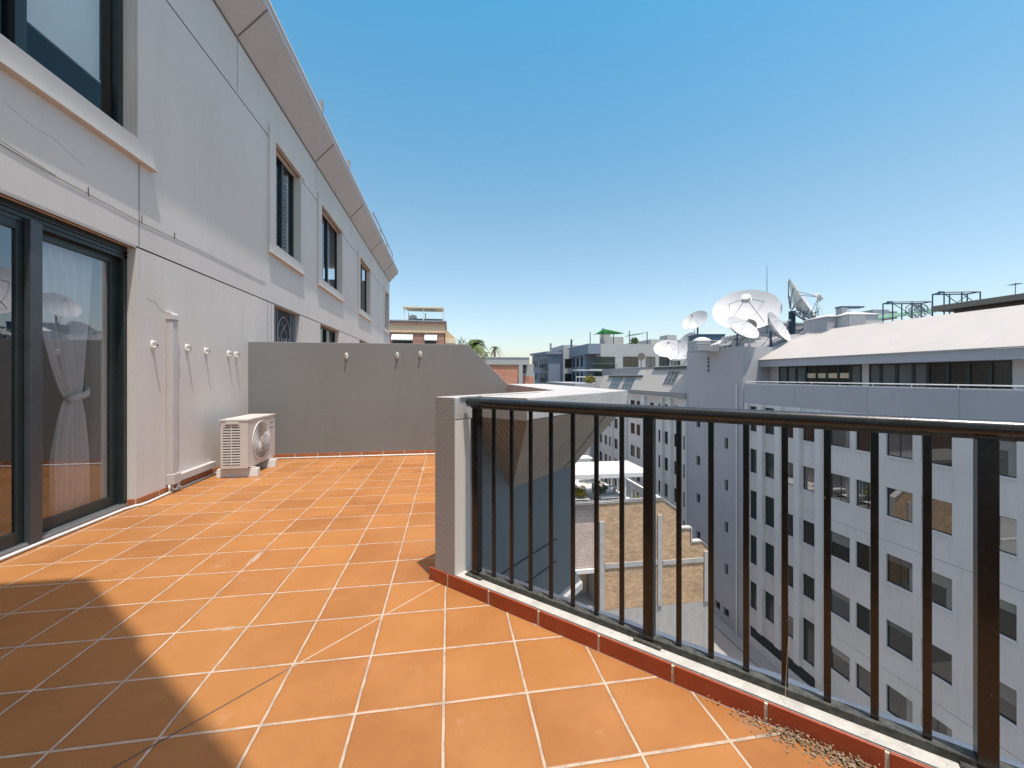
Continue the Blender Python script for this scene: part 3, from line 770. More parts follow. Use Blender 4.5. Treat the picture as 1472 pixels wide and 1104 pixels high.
for x0_, h_ in ((1.16, .20),):
    px_, py_ = line45(2.40, x0_)
    b.tube([(px_-.03, py_-.02, .03), (px_+.01, py_+.015, .07+h_*.4), (px_+.02, py_+.02, .07+h_*.8), (px_+.035, py_+.03, .07+h_)], .0005, 4)
tag(b.build('dry_straw', 'straw'), kind='stuff', label='loose dry stalks caught at the foot of the railing')
b = B(); n_ = 14
for k in range(n_): pass
b.disc((*line45(2.325, 1.135), .022), (.0, -.2, 1), .0, .012, .004, 12)

# ------------------------------------------------------------------ office building opposite
XO = 23.0
of = thing('office_building', (27, 20, GZ), 'long grey office block across the lane with square windows and a pale sloping roof', 'building')
rows = [(-3.0, -1.47), (-6.2, -4.68), (-9.7, -8.2), (-13.16, -11.7), (-16.6, -15.15)]
tall = [(-3.0, -1.1), (-6.17, -4.36), (-9.7, -7.55), (-13.16, -10.97), (-16.6, -14.54)]
mid = {'D': (22.33, 23.37), 'E': (20.19, 21.43), 'F': (18.6, 19.85), 'G': (16.97, 18.22), 'H': (15.36, 16.6), 'I': (13.2, 14.4), 'J': (11.3, 12.5), 'K': (9.4, 10.6), 'L': (7.4, 8.6)}
ops = []; kinds = []
for c_, (a_, e_) in mid.items():
    for i, (z0_, z1_) in enumerate(rows):
        if c_ == 'D' and i == 4: ops.append((a_, e_, -17.4, -14.6)); kinds.append('garage'); continue
        ops.append((a_, e_, z0_, z1_)); kinds.append('win')
for i, (z0_, z1_) in enumerate(tall):
    ops.append((27.17, 28.07, z0_, z1_)); kinds.append('louvre'); ops.append((25.54, 26.61, z0_, z1_)); kinds.append('louvre')
for i, (z0_, z1_) in enumerate(rows): ops.append((23.9, 24.85, z0_, z1_)); kinds.append('win')
ops.append((22.45, 28.1, -18.85, -18.0)); kinds.append('slit')
for z1_ in (-3.93, -7.45, -10.95, -14.45):
    ops.append((30.43, 30.86, z1_-.92, z1_)); kinds.append('small'); ops.append((34.2, 34.8, z1_+1.25-.85, z1_+1.25)); kinds.append('small')
ops += [(31.4, 32.1, -18.9, -18.2), (30.3, 31.03, -18.9, -18.2)]; kinds += ['small', 'small']
b = B(); wall_open(b, 'x', XO, -12, 36.3, GZ, -.90, ops, .16, sign=-1)
b.build('facade', 'office', of)
b = B(); b.quad((XO, 28.72, -.9), (XO, -12, -.9), (XO, -12, .6), (XO, 28.72, .6)); b.build('parapet_band', 'tower', of)
rnd = random.Random(3)
for (a_, e_, z0_, z1_), kd in zip(ops, kinds):
    f = B(); xa, xb = XO+.09, XO+.13; t = .045
    f.box(xa, xb, a_, a_+t, z0_, z1_); f.box(xa, xb, e_-t, e_, z0_, z1_); f.box(xa, xb, a_+t, e_-t, z0_, z0_+t); f.box(xa, xb, a_+t, e_-t, z1_-t, z1_)
    if kd == 'louvre':
        zz = z0_+.1
        while zz < z1_-.08: f.obox((xa, a_+t, zz), (.05, 0, .03), (0, e_-a_-2*t, 0), (0, 0, .02)); zz += .13
    if kd == 'win' and (e_-a_) > 1.1 and rnd.random() < .35: f.box(xa+.005, xb-.005, (a_+e_)/2-.02, (a_+e_)/2+.02, z0_+t, z1_-t)
    o = f.build('window' if kd != 'garage' else 'service_door', 'frame', of)
    p = B(); gx = XO+.112; p.quad((gx, a_+t, z0_+t), (gx, a_+t, z1_-t), (gx, e_-t, z1_-t), (gx, e_-t, z0_+t))
    gm = 'darkglass' if kd in ('louvre', 'garage', 'slit') else 'officeglass'
    if kd == 'win':
        tilt = rnd.uniform(-.006, .006); p.v = [(x+tilt*(z-z0_), y, z) for x, y, z in p.v]
        if rnd.random() < .12: gm = 'officeglass2'
        if abs(z0_+6.2) < .1 and e_ > 13: gm = 'officeglass3'
    p.build('pane', gm, o)
    if kd == 'win' and gm != 'officeglass3' and rnd.random() < .5:
        dz = rnd.uniform(.2, .75); q_ = B(); q_.box(gx-.012, gx-.004, a_+t, e_-t, z1_-t-dz, z1_-t); q_.build('window_blind', rnd.choice(['blindpale', 'officeglass2', 'blindpale']), o)
    if kd == 'win' and rnd.random() < .3:
        q_ = B(); w__ = rnd.uniform(.12, .3); q_.box(gx-.010, gx-.003, a_+t, a_+t+w__, z0_+t, z1_-t); q_.build('window_curtain', 'blindpale', o)
for (a_, e_, z0_, z1_), kd in zip(ops, kinds):
    if kd in ('win', 'louvre'): b = B(); b.box(XO-.05, XO+.088, a_-.03, e_+.03, z0_-.07, z0_-.004); b.build('sill', 'officewhite', of)
for a_, e_ in ((26.63, 27.12), (25.02, 25.48), (23.42, 23.86), (21.9, 22.27), (28.12, 28.3)):
    b = B(); b.box(XO-.22, XO-.001, a_, e_, -17.9, -.9); b.build('pilaster', 'officewhite', of)
b = B(); b.box(XO-.1, XO-.002, 28.72, 36.3, GZ+.01, 3.45); b.build('stair_tower_face', 'office', of)
b.f = b.f
# recut the small windows through the tower face: build the face as openings instead
bpy.data.objects.remove(bpy.data.objects['stair_tower_face'])
b = B(); wall_open(b, 'x', XO-.1, 28.72, 36.3, GZ+.01, 3.6, [o_ for o_, k_ in zip(ops, kinds) if k_ == 'small'], .12, sign=-1)
b.quad((XO-.1, 28.72, GZ), (XO, 28.72, GZ), (XO, 28.72, .6), (XO-.1, 28.72, .6))
b.quad((XO-.1, 29.45, .6), (27.5, 29.45, .6), (27.5, 29.45, 3.6), (XO-.1, 29.45, 3.6)); b.quad((XO-.1, 36.3, GZ), (XO-.1, 36.3, 3.6), (27.5, 36.3, 3.6), (27.5, 36.3, GZ))
b.quad((XO-.1, 28.72, .6), (XO, 28.72, .6), (XO, 29.45, .6), (XO-.1, 29.45, .6))
b.quad((XO-.1, 29.45, 3.6), (27.5, 29.45, 3.6), (27.5, 36.3, 3.6), (XO-.1, 36.3, 3.6)); b.quad((27.5, 29.45, 0), (27.5, 36.3, 0), (27.5, 36.3, 3.6), (27.5, 29.45, 3.6))
b.build('stair_tower', 'tower', of)
b = B(); b.box(XO-.115, XO-.1005, 32.85, 33.1, 1.6, 3.05)
b.build('tower_slot', 'darkglass', of)
b = B()
for k in range(4): b.box(XO-.125, XO-.114, 32.83, 33.12, 1.9+k*.35, 1.96+k*.35)
b.build('slot_bar', 'office', of)
b = B(); b.tube([(XO-.2, 29.3, -19.5), (XO-.2, 29.3, .55)], .06, 8); b.build('downpipe', 'office', of)
for za_ in (-7.52, -14.42):
    b = B(); b.box(XO-.004, XO-.001, -12, 23.35, za_-.012, za_+.012); b.build('facade_groove', 'officedark', of)
for yj in (24.0, 19.2, 15.1, 10.5):
    b = B(); b.box(XO-.004, XO-.001, yj-.012, yj+.012, -.85, .59); b.build('parapet_joint', 'officedark', of)
# parapet and terrace
b = B(); b.box(XO, XO+.2, -12, 28.72, .60, .66); b.build('parapet_coping', 'officewhite', of)
b = B(); b.quad((XO+.2, -12, .6), (XO+.2, -12, -.3), (XO+.2, 28.7, -.3), (XO+.2, 28.7, .6)); b.quad((XO+.2, -12, -.3), (26, -12, -.3), (26, 31.5, -.3), (XO+.2, 31.5, -.3)); b.build('terrace_slab', 'officedark', of)
b = B(); b.tube([(XO+.12, -12, .80), (XO+.12, 28.6, .80)], .028, 8)
yy = 28.5
while yy > 4: b.tube([(XO+.12, yy, .66), (XO+.12, yy, .80)], .018, 6); yy -= 1.9
b.build('terrace_rail', 'white', of)
ysl = [30.68, 28.55, 27.72, 26.9, 26.05, 25.19, 24.4, 23.56, 22.74, 22.02, 21.55, 20.85, 19.96, 19.1, 18.4, 17.5, 16.65, 15.8, 15.07, 13.6, 12.6, 11.6, 10.6]
solid = {0, 9, 18}; cream = {4, 5, 6, 7}; dark = {14, 15, 16, 17}
for i in range(len(ysl)-1):
    ya, yb = ysl[i+1], ysl[i]
    if i in solid:
        p = B(); p.box(25.99, 26.05, ya, yb, -.3, 1.96); p.build('terrace_wall', 'office', of); continue
    f = B(); f.box(25.95, 26.02, ya, ya+.10, -.3, 1.96); f.box(25.95, 26.02, yb-.06, yb, -.3, 1.96); f.box(25.95, 26.02, ya+.1, yb-.06, 1.88, 1.96)
    o = f.build('terrace_window', 'frame', of)
    p = B(); p.quad((26, ya+.1, -.3), (26, ya+.1, 1.9), (26, yb-.06, 1.9), (26, yb-.06, -.3)); p.build('pane', 'darkglass' if (i in dark or i in cream) else 'terraceglass', o)
    if i in cream:
        p = B(); p.box(25.975, 25.985, ya+.12, yb-.08, 1.08, 1.42); p.build('cream_panel', 'tan', o)
b = B(); b.box(24.98, 25.06, -12, 30.75, 1.965, 2.475); b.box(25.06, 26.05, -12, 30.7, 1.965, 2.03); b.build('fascia', 'fascia', of)
b = B(); b.box(25.02, 25.9, 30.75, 31.5, -.3, 2.475); b.build('end_pier', 'fascia', of)
b = B(); b.extrude([(24.9, 31.5, 2.48), (29, 28.2, 4.80), (29, -12, 4.80), (24.9, -12, 2.48)], (0, 0, .06)); b.build('main_roof', 'metalroof', of)
b = B(); b.tube([(24.92, 31.5, 2.57), (29, 28.2, 4.88)], .05, 6); b.build('hip_flashing', 'white', of)
b = B(); b.quad((25.0, 31.45, 2.47), (29, 28.2, 4.78), (29, 36, 4.78), (29, 36, 2.47)); b.quad((29, 28.3, 2), (29, 45, 2), (29, 45, 4.3), (29, 28.3, 4.78))
b.quad((29, 28.2, 4.80), (36, 28.2, 4.80), (36, -12, 4.80), (29, -12, 4.80)); b.build('upper_deck', 'officedark', of)
# upper storey with deep bronze eave
b = B(); b.box(30, 37, -12, 21.1, 5.28, 5.6); b.build('upper_eave', 'eave', of)
b = B(); b.box(31, 36.5, -12, 20.6, 4.8, 5.28); b.build('upper_wall', 'eave', of)
# roof deck carrying the dishes
b = B(); b.box(27.5, 50, 28.3, 36.3, 2.0, 3.55); b.box(24.3, 50, 36.3, 62, -.6, 2.35); b.box(31, 50, 28.3, 40, 3.55, 3.6); b.build('roof_deck', 'officedark', of)
b = B(); b.quad((XO+.3, 28.8, .55), (27.5, 28.8, .55), (27.5, 36.2, .55), (XO+.3, 36.2, .55)); 
# rear and end walls of the block
b = B(); b.quad((50, -12, GZ), (50, 62, GZ), (50, 62, 2.3), (50, -12, 2.3)); b.quad((XO, -12, GZ), (50, -12, GZ), (50, -12, 2.4), (XO, -12, 2.4)); b.build('rear_wall', 'office', of)

# ------------------------------------------------------------------ wing beyond, with mansard roof and skylights
wg = thing('mansard_building', (27, 48, GZ), 'grey wing beyond the stair tower with a pale mansard roof and three skylights', 'building')
wr = [(-3.25, -1.8), (-6.05, -4.7), (-8.9, -7.5), (-11.75, -10.3), (-14.6, -13.1)]
wc = [(36.4, 37.1), (37.95, 38.75), (39.7, 40.6), (41.1, 41.9), (42.9, 43.8), (46.1, 47.2), (47.7, 48.85), (50.4, 51.6), (52.9, 54.0), (54.8, 55.9), (56.6, 57.6), (58.6, 59.7)]
ops2 = [(a_, e_, z0_, z1_) for a_, e_ in wc for z0_, z1_ in wr]
b = B(); wall_open(b, 'x', XO, 36.3, 62, GZ, -.55, ops2, .16, sign=-1); b.quad((XO, 62, GZ), (XO, 62, 0), (50, 62, 0), (50, 62, GZ)); b.build('facade', 'office', wg)
for n_, (a_, e_, z0_, z1_) in enumerate(ops2):
    f = B(); t = .06; xa, xb = XO+.06, XO+.12
    f.box(xa, xb, a_, a_+t, z0_, z1_); f.box(xa, xb, e_-t, e_, z0_, z1_); f.box(xa, xb, a_, e_, z0_, z0_+t+.1*rnd.random()); f.box(xa, xb, a_, e_, z1_-t, z1_)
    o = f.build('window', 'frame', wg)
    p = B(); gx = XO+.10; p.quad((gx, a_, z0_), (gx, a_, z1_), (gx, e_, z1_), (gx, e_, z0_)); p.build('pane', rnd.choice(['officeglass', 'officeglass2', 'officeglass']), o)
for a_, e_ in ((36.3, 36.36), (38.95, 39.4), (40.65, 40.95), (44.6, 45.6), (49.7, 50.2), (54.2, 54.6)):
    b = B(); b.box(XO-.3, XO-.001, a_, e_, GZ, -1.05); b.build('pilaster', 'officewhite', wg)
b = B(); b.box(XO-.35, XO+.1, 36.3, 48.8, -1.02, -.45); b.build('gutter_band', 'officedark', wg)
b = B(); b.box(XO-.37, XO-.3, 37.5, 48.8, -1.06, -1.0); b.build('gutter_pipe', 'white', wg)
b = B(); b.extrude([(XO, 36.3, -.45), (XO+1.3, 36.3, 2.1), (XO+1.6, 36.3, 2.1), (XO+1.6, 36.3, -.45)], (0, 12.5, 0)); b.extrude([(XO, 48.8, -.75), (XO+1.0, 48.8, 1.35), (XO+1.6, 48.8, 1.35), (XO+1.6, 48.8, -.75)], (0, 11.5, 0)); b.build('mansard_roof', 'metalroof', wg)
b = B(); b.box(XO+.7, XO+2, 47.2, 58, 1.15, 1.32); b.box(XO+1.1, XO+2, 36.3, 45.0, 2.06, 2.28); b.build('roof_cap', 'frame_grey', wg)
b = B(); b.box(XO+.68, XO+2.1, 47.1, 58.1, 1.322, 1.42); b.box(XO+1.05, XO+2.6, 36.3, 45.2, 2.282, 2.36); b.build('roof_edge', 'white', wg)
def sky(y0_, y1_, za, zb):
    b = B(); sl = 1.3/2.55; xa = XO+(za+.45)*sl-.03; xb = XO+(zb+.45)*sl-.03
    if y0_ > 46: xa = XO+(za+.75)*(1/2.1)-.03; xb = XO+(zb+.75)*(1/2.1)-.03
    b.quad((xa, y1_, za), (xa, y0_, za), (xb, y0_, zb), (xb, y1_, zb)); o = b.build('skylight', 'officeglass2', wg)
    f = B()
    for t in (0, .33, .66, 1): f.obox((xa-.02, y0_+(y1_-y0_)*t-.03, za), (xb-xa, 0, zb-za), (0, .06, 0), (-.02, 0, 0))
    for t in (0, .45, 1): f.obox((xa+(xb-xa)*t-.03, y0_, za+(zb-za)*t), (0, y1_-y0_, 0), (0, 0, .06), (-.02, 0, 0))
    f.build('glazing_bar', 'aptlight', o)
sky(39.4, 41.6, .33, 1.7); sky(48.95, 51.9, -.55, .95); sky(53.0, 56.2, -.6, .93)

# ------------------------------------------------------------------ brick building below, with roof terrace
YB_ = 24.4
bb = thing('brick_building', (12, 30, GZ), 'tan brick building below the terrace with white bands and a stepped right end', 'building')
prof = [(9.37, -13.6), (16.85, -13.6), (16.97, -10.2), (16.42, -9.72), (15.62, -9.75), (15.62, -8.82), (14.8, -8.8), (14.62, -7.46), (13.69, -6.80), (9.37, -6.85)]
b = B(); b.extrude([(x, YB_, z) for x, z in prof], (0, .35, 0)); bq = B(); bq.box(9.4, 16.4, YB_+.352, 40, -13.6, -10.0); bq.box(9.4, 14.6, YB_+.352, 40, -10.0, -8.9); bq.box(9.4, 12.0, YB_+.352, 40, -8.9, -7.5); bq.build('rear_block', 'aptlight', bb); b.build('brick_wall', 'brick', bb)
b = B(); b.extrude([(5.0, YB_+.25, -11.0), (9.36, YB_+.25, -11.0), (9.36, YB_+.25, -6.86), (5.0, YB_+.25, -6.86)], (0, 15, 0)); b.build('side_brick_wall', 'pinkbrick', bb)
b = B(); b.box(2.0, 9.36, YB_+.1, YB_+.3, -11.25, -11.0); b.build('lintel', 'white', bb)
b = B(); b.box(2.0, 9.36, YB_+2.2, YB_+8, GZ, -11.25); b.build('recess_wall', 'cream', bb)
b = B(); 
for zz in (-12.9, -15.2): b.box(7.6, 8.4, YB_+2.15, YB_+2.21, zz, zz+1.2)
b.build('recess_window', 'darkglass', bb)
for x_, zt_ in ((9.40, -7.95), (13.32, -7.75)):
    b = B(); b.box(x_, x_+.30, YB_-.10, YB_-.002, -13.6, zt_); b.build('pilaster', 'coping', bb)
b = B(); b.box(16.6, 16.95, YB_-.1, YB_-.002, -13.6, -10.3); b.build('end_pilaster', 'coping', bb)
b = B(); b.box(9.77, 13.31, YB_-.06, YB_-.002, -10.95, -10.65); b.box(13.69, 16.59, YB_-.06, YB_-.002, -11.0, -10.72); b.build('band_course', 'coping', bb)
b = B(); b.extrude([(x, YB_-.05, z) for x, z in ((9.3, -6.85), (13.72, -6.79), (14.66, -7.45), (14.86, -8.76), (15.66, -8.78), (15.66, -9.70), (16.45, -9.68), (17.02, -10.2), (17.02, -10.12), (16.45, -9.60), (15.74, -9.60), (15.74, -8.68), (14.92, -8.66), (14.72, -7.36), (13.72, -6.69), (9.3, -6.75))], (0, .4, 0)); b.build('wall_capping', 'coping', bb)
b = B(); b.box(5.0, 9.3, YB_-.05, YB_+.4, -6.85, -6.75); b.box(5.0, 13.7, YB_-.07, YB_-.02, -6.68, -6.62); b.build('parapet_capping', 'officedark', bb)
b = B(); b.box(13.58, 13.76, YB_+.35, 33, -6.86, -6.72)
for k in range(7): b.box(13.62, 13.70, YB_+.5+k*1.3, YB_+.58+k*1.3, -8.85, -6.86)
b.build('side_rail', 'white', bb)
for k in range(7):
    b = B(); b.box(12.25, 14.3, 25.3+k*.9, 25.45+k*.9, -8.45, -8.38); b.box(12.25, 14.3, 25.45+k*.9, 26.1+k*.9, -8.50, -8.47); b.build('skylight_strip', 'white' if k % 2 else 'officeglass2', bb)
b = B(); b.box(2, 17.0, YB_+.05, 40.4, GZ, -13.62); b.box(9.0, 17.0, YB_-.001, YB_+.049, GZ, -13.62); b.build('rendered_base', 'coping', bb)
b = B()
for x_ in (13.35, 16.6): b.box(x_, x_+.02, YB_-.006, YB_-.002, GZ, -13.62)
b.build('base_joint', 'officedark', bb)
b = B(); b.box(2.0, 12.1, YB_+.4, 40, -7.5, -7.2); b.box(12.1, 14.6, YB_+.4, 40, -8.9, -8.85); b.build('roof_slab', 'awning', bb)
# low roofs further left and beyond (seen mirrored in the office windows)
lr = thing('low_rooftop', (8, 45, GZ), 'low white roofed building behind the roof terrace', 'building')
b = B(); b.box(-6, 16, 41, 60, GZ, -10.6); b.build('wall', 'aptlight', lr)
b = B(); b.box(-6.2, 16.2, 40.8, 60.2, -10.6, -10.4)
b.build('roof', 'awning', lr)
for k in range(6):
    b = B(); b.extrude([(-4+k*3.2, 42, -10.4), (-2.6+k*3.2, 42, -10.4), (-3.3+k*3.2, 42, -9.5)], (0, 8, 0)); b.build('roof_lantern', rnd.choice(['officeglass2', 'metalroof', 'white']), lr)

aw = thing('awning_canopy', (9.5, 26.5, -7.2), 'white flat canopy on posts over the brick building roof terrace', 'canopy')
b = B(); b.box(4.0, 13.05, 24.9, 28.6, -5.16, -5.10); b.build('canopy_sheet', 'awning', aw)
b = B(); b.box(4.0, 13.08, 24.80, 24.9, -5.36, -5.08); b.box(13.05, 13.15, 24.8, 28.6, -5.36, -5.08); b.build('canopy_fascia', 'white', aw)
for x_, y_ in ((9.45, 24.95), (11.35, 24.95), (11.7, 26.1), (8.0, 28.4), (12.9, 28.4), (12.9, 24.95), (6.0, 24.95), (10.4, 28.4)):
    b = B(); b.box(x_, x_+.09, y_, y_+.09, -7.2 if x_ < 12 else -8.85, -5.16); b.build('post', 'white', aw)
b = B(); b.box(8.3, 9.3, 25.0, 25.1, -5.62, -5.52); b.bar((11.4, 25, -5.4), (13.6, 29.5, -6.6), .07); b.build('brace', 'white', aw)
def leafball(name, c, r, n, label, cat, mat, group=None, size=.09, stem=True):
    t = thing(name, (c[0], c[1], c[2]-r), label, cat, group)
    b = B(); rr = random.Random(hash(label) % 1000 if False else len(label)*7+int(c[0]*10))
    for i in range(n):
        d = Vector((rr.gauss(0, 1), rr.gauss(0, 1), rr.gauss(0, 1))).normalized()*(r*rr.random()**.4)
        d.z *= .8+.3*math.sin(d.x*9)
        p = Vector(c)+d; a = Vector((rr.gauss(0, 1), rr.gauss(0, 1), rr.gauss(0, 1))).normalized(); e = a.cross(Vector((rr.random(), rr.random(), 1))).normalized()
        s_ = size*rr.uniform(.5, 1.3); b.quad(p-a*s_, p+e*s_*.4, p+a*s_, p-e*s_*.4)
    b.build('foliage', mat, t)
    s_ = B(); s_.tube([(c[0], c[1], c[2]-r*1.3), (c[0]+.03, c[1], c[2]-r*.4), (c[0], c[1]+.04, c[2]+r*.3)], [.04, .03, .015], 6); s_.build('stem', 'trunk', t)
    return t
leafball('shrub', (8.5, 25.4, -6.35), .45, 500, 'yellow green feathery shrub at the left of the white canopy terrace', 'shrub', 'leafyellow', 'shrubs on the roof terrace')
leafball('shrub', (10.1, 26.2, -6.35), .55, 700, 'dark green bushy shrub under the middle of the white canopy', 'shrub', 'leaf', 'shrubs on the roof terrace')
leafball('shrub', (13.2, 27.0, -7.9), .7, 600, 'bright shrub on the lower roof strip behind the sloping brick end', 'shrub', 'leafyellow', 'shrubs on the roof terrace')
leafball('shrub', (13.0, 24.95+.6, -8.0), .5, 500, 'small green shrub close behind the brick wall top near its slope', 'shrub', 'leaf', 'shrubs on the roof terrace')
leafball('shrub', (11.2, 31.0, -6.5), .9, 700, 'large green shrub beyond the canopy on the roof terrace', 'shrub', 'leafyellow', 'shrubs on the roof terrace')
for i, (x_, y_, w_, lab) in enumerate(((7.9, 25.0, 1.1, 'white planter trough at the left front of the roof terrace'), (9.8, 25.1, 1.3, 'white slatted bench between the canopy posts'), (11.9, 27.5, .9, 'white garden table at the right of the roof terrace'))):
    x_ = min(x_, 11.0); t = thing('terrace_bench', (x_, y_, -7.2), lab, 'garden furniture', 'white garden furniture on the roof terrace')
    b = B()
    for k in range(6): b.box(x_, x_+w_, y_+k*.09, y_+k*.09+.06, -6.74, -6.71)
    b.build('slatted_top', 'white', t)
    for xx in (x_+.05, x_+w_-.1):
        b = B(); b.box(xx, xx+.05, y_+.02, y_+.5, -7.2, -6.74); b.build('leg', 'white', t)
# rooftop clutter (mirrored in glass)
for i, (x_, y_, a_, m_) in enumerate(((7, 31, .9, 'white'), (9.3, 33, 1.1, 'steel'), (5.2, 29.5, .8, 'officedark'), (11.2, 35, 1.2, 'white'))):
    t = thing('roof_vent_box', (x_, y_, -7.2), ['white box vent behind the roof terrace canopy', 'grey metal box vent on the brick building roof', 'dark box vent at the left of the brick building roof', 'large white box vent at the back of the brick building roof'][i], 'vent', 'box vents on the brick building roof')
    b = B(); b.box(x_, x_+a_*1.3, y_, y_+a_, -7.2, -7.2+a_*.8); b.build('casing', m_, t, bevel=.03)
    b = B(); b.box(x_-.08, x_+a_*1.3+.08, y_-.08, y_+a_+.08, -7.2+a_*.8, -7.12+a_*.8); b.build('hood', 'white', t)

# ------------------------------------------------------------------ satellite dishes on the office roof
s_, c_ = math.sin(YAW), math.cos(YAW)
FW = Vector((s_, c_, 0)); RT = Vector((c_, -s_, 0)); UP = Vector((0, 0, 1))
def dish(px, py, d, diam, n3, label, depth=.16, ribs=12, foc=.42, legs=4, base_z=3.6, sub=True, back='dishback', group='white satellite dishes on the office roof'):
    """n3 = aim (right, back towards the terrace, up)"""
    C_ = at(px, py, d); vv = (Vector((0, 0, CAMZ))-C_).normalized(); rt_ = UP.cross(vv).normalized(); up_ = vv.cross(rt_)
    e_ = (rt_*n3[0]+up_*n3[2]).normalized(); n = vv*n3[1]+e_*math.sqrt(1-n3[1]**2)
    u = n.cross(UP).normalized(); v = u.cross(n).normalized(); Rr = diam/2; dep = depth*diam
    t = thing('satellite_dish', (C_.x, C_.y, base_z), label, 'satellite dish', group)
    def P(r, a, h=0): return C_-n*(dep*.5)+n*(dep*(r/Rr)**2+h)+(u*math.cos(a)+v*math.sin(a))*r
    b = B(); nr, na = 10, 48
    b.v.append(tuple(P(0, 0)))
    for i in range(1, nr+1):
        for k in range(na): b.v.append(tuple(P(Rr*i/nr, 2*PI*k/na)))
    for k in range(na):
        b.f.append((0, 1+k, 1+(k+1) % na))
        for i in range(nr-1):
            a0 = 1+i*na+k; a1 = 1+i*na+(k+1) % na; b.f.append((a0, a0+na, a1+na, a1))
    b.build('reflector', 'dish', t, smooth=True)
    b = B(); b.v.append(tuple(P(0, 0, -.04*diam)))
    for i in range(1, nr+1):
        for k in range(na): b.v.append(tuple(P(Rr*i/nr, 2*PI*k/na, -.012*diam*(1-i/nr)-.01)))
    for k in range(na):
        b.f.append((0, 1+(k+1) % na, 1+k))
        for i in range(nr-1):
            a0 = 1+i*na+k; a1 = 1+i*na+(k+1) % na; b.f.append((a0, a1, a1+na, a0+na))
    b.build('rear_shell', back, t, smooth=True)
    b = B()
    for k in range(ribs):
        a = 2*PI*k/ribs; hub = P(.12*Rr, a, -.10*diam)
        b.tube([hub, P(.5*Rr, a, -.055*diam), P(.96*Rr, a, -.012*diam)], .008*diam, 4)
    b.tube([P(.5*Rr, 2*PI*k/24, -.05*diam) for k in range(25)], .006*diam, 4)
    b.build('rear_rib', 'steel', t)
    fz = foc*diam; F_ = C_-n*(dep*.5)+n*fz
    b = B()
    for k in range(legs):
        a = 2*PI*(k+.5)/legs+.0
        b.bar(P(.72*Rr, a), F_, .0045*diam if diam > 4 else .006*diam, 5)
    b.build('feed_strut', 'steel' if diam < 5 else 'frame_grey', t)
    b = B()
    if diam > 4:
        b.disc(F_-n*.03*diam, n, 0, .082*diam, .012*diam, 28); b.tube([F_-n*.02*diam, F_+n*.035*diam], .065*diam, 20)
    else: b.tube([F_-n*.05*diam, F_+n*.06*diam], .028*diam, 10)
    b.build('feed_horn', 'dish' if diam > 4 else 'steel', t)
    b = B(); H_ = C_-n*(dep*.5+.10*diam); g0 = Vector((H_.x, H_.y, base_z))
    b.tube([g0, H_-UP*.02], .032*diam if diam < 4 else .05*diam, 10)
    for a in (.6, 2.2, 4.1):
        q = g0+Vector((math.cos(a), math.sin(a), 0))*.28*diam; b.bar(q, g0+(H_-g0)*.75, .010*diam, 5)
        b.bar(q, g0, .010*diam, 5)
    b.bar(P(.6*Rr, PI*1.5, -.04*diam), g0+(H_-g0)*.35, .010*diam, 5)
    b.build('mount', 'steelblue', t)
    return t
dish(1072.5, 450, 41, 6.1, (0, .66, 1), 'largest white satellite dish, facing up with a drum at its focus', depth=.17, foc=.40)
dish(1000, 462, 40, 2.5, (-.5, .60, .86), 'small white dish tilted left on a blue steel frame, left of the largest dish')
dish(1065.5, 473, 33, 2.7, (.6, .42, .8), 'white dish in front of the largest one, tilted to the right', base_z=3.6)
dish(1116.5, 471, 34, 2.85, (.86, .24, .51), 'white dish seen nearly edge on just right of the largest one', base_z=3.6)
dish(1154, 439, 39, 5.9, (.88, .04, .48), 'tall white dish seen from the side with its ribbed underside showing', depth=.13, back='dishback', foc=.30)
dish(961, 503, 50, 3.5, (0, .62, 1), 'white dish low on the left behind the mansard roof, facing up', base_z=2.35)
dish(975, 511, 47, 2.4, (-.1, .62, 1), 'white dish overlapping the front of the low left pair', base_z=2.35)
dish(987, 498, 45, 3.3, (-.8, .5, .6), 'white dish half hidden behind the corner of the stair tower', base_z=2.35)
def drum(px, py, d, r, lab, bz):
    C_ = at(px, py, d); t = thing('drum_antenna', (C_.x, C_.y, bz), lab, 'antenna', 'dark drum antennas on masts')
    b = B(); n = (-FW+RT*-.3).normalized(); b.tube([C_-n*r*.35, C_+n*r*.35], r, 20); b.build('drum', 'eave', t)
    b = B(); b.tube([(C_.x, C_.y+.1, bz), (C_.x, C_.y+.1, C_.z+r*.4)], .06, 6); b.build('mast', 'steel', t)
drum(922, 512.5, 47, .42, 'larger grey drum antenna on a mast left of the low dishes', 1.9); drum(930.5, 514.5, 47, .2, 'smaller grey drum antenna on a mast beside the larger drum', 1.9)
drum(1077.5, 468, 37.5, .56, 'round grey antenna cover standing in front of the largest dish', 3.6)
# whip antenna, yagi mast, aerial
p = at(1102.5, 478, 42); t = thing('whip_antenna', (p.x, p.y, 4.5), 'tall thin whip antenna behind the largest dish', 'antenna')
b = B(); b.tube([(p.x, p.y, 4.0), (p.x, p.y, 10.2), (p.x, p.y, 12.7)], [.05, .03, .018], 6); b.build('whip', 'steelblue', t)
b = B(); b.tube([(p.x, p.y, 3.6), (p.x, p.y, 5.2)], .08, 6); b.build('base_tube', 'steel', t)
p = at(1163, 482, 36); t = thing('antenna_mast', (p.x, p.y, 3.6), 'grey mast with a cluster of small aerials right of the tall dish', 'antenna')
b = B(); b.tube([(p.x, p.y, 3.6), (p.x, p.y, 7.2)], .09, 8); b.build('mast', 'steel', t)
for i_ in range(9):
    b = B(); a = i_*.7; o_ = Vector((p.x, p.y, 6.5+.12*(i_ % 5))); e_ = o_+Vector((math.cos(a)*.7, math.sin(a)*.7, .05)); b.bar(o_, e_, .03, 5); b.bar(e_-UP*.35, e_+UP*.35, .025, 5); b.build('aerial', 'steelblue', t)
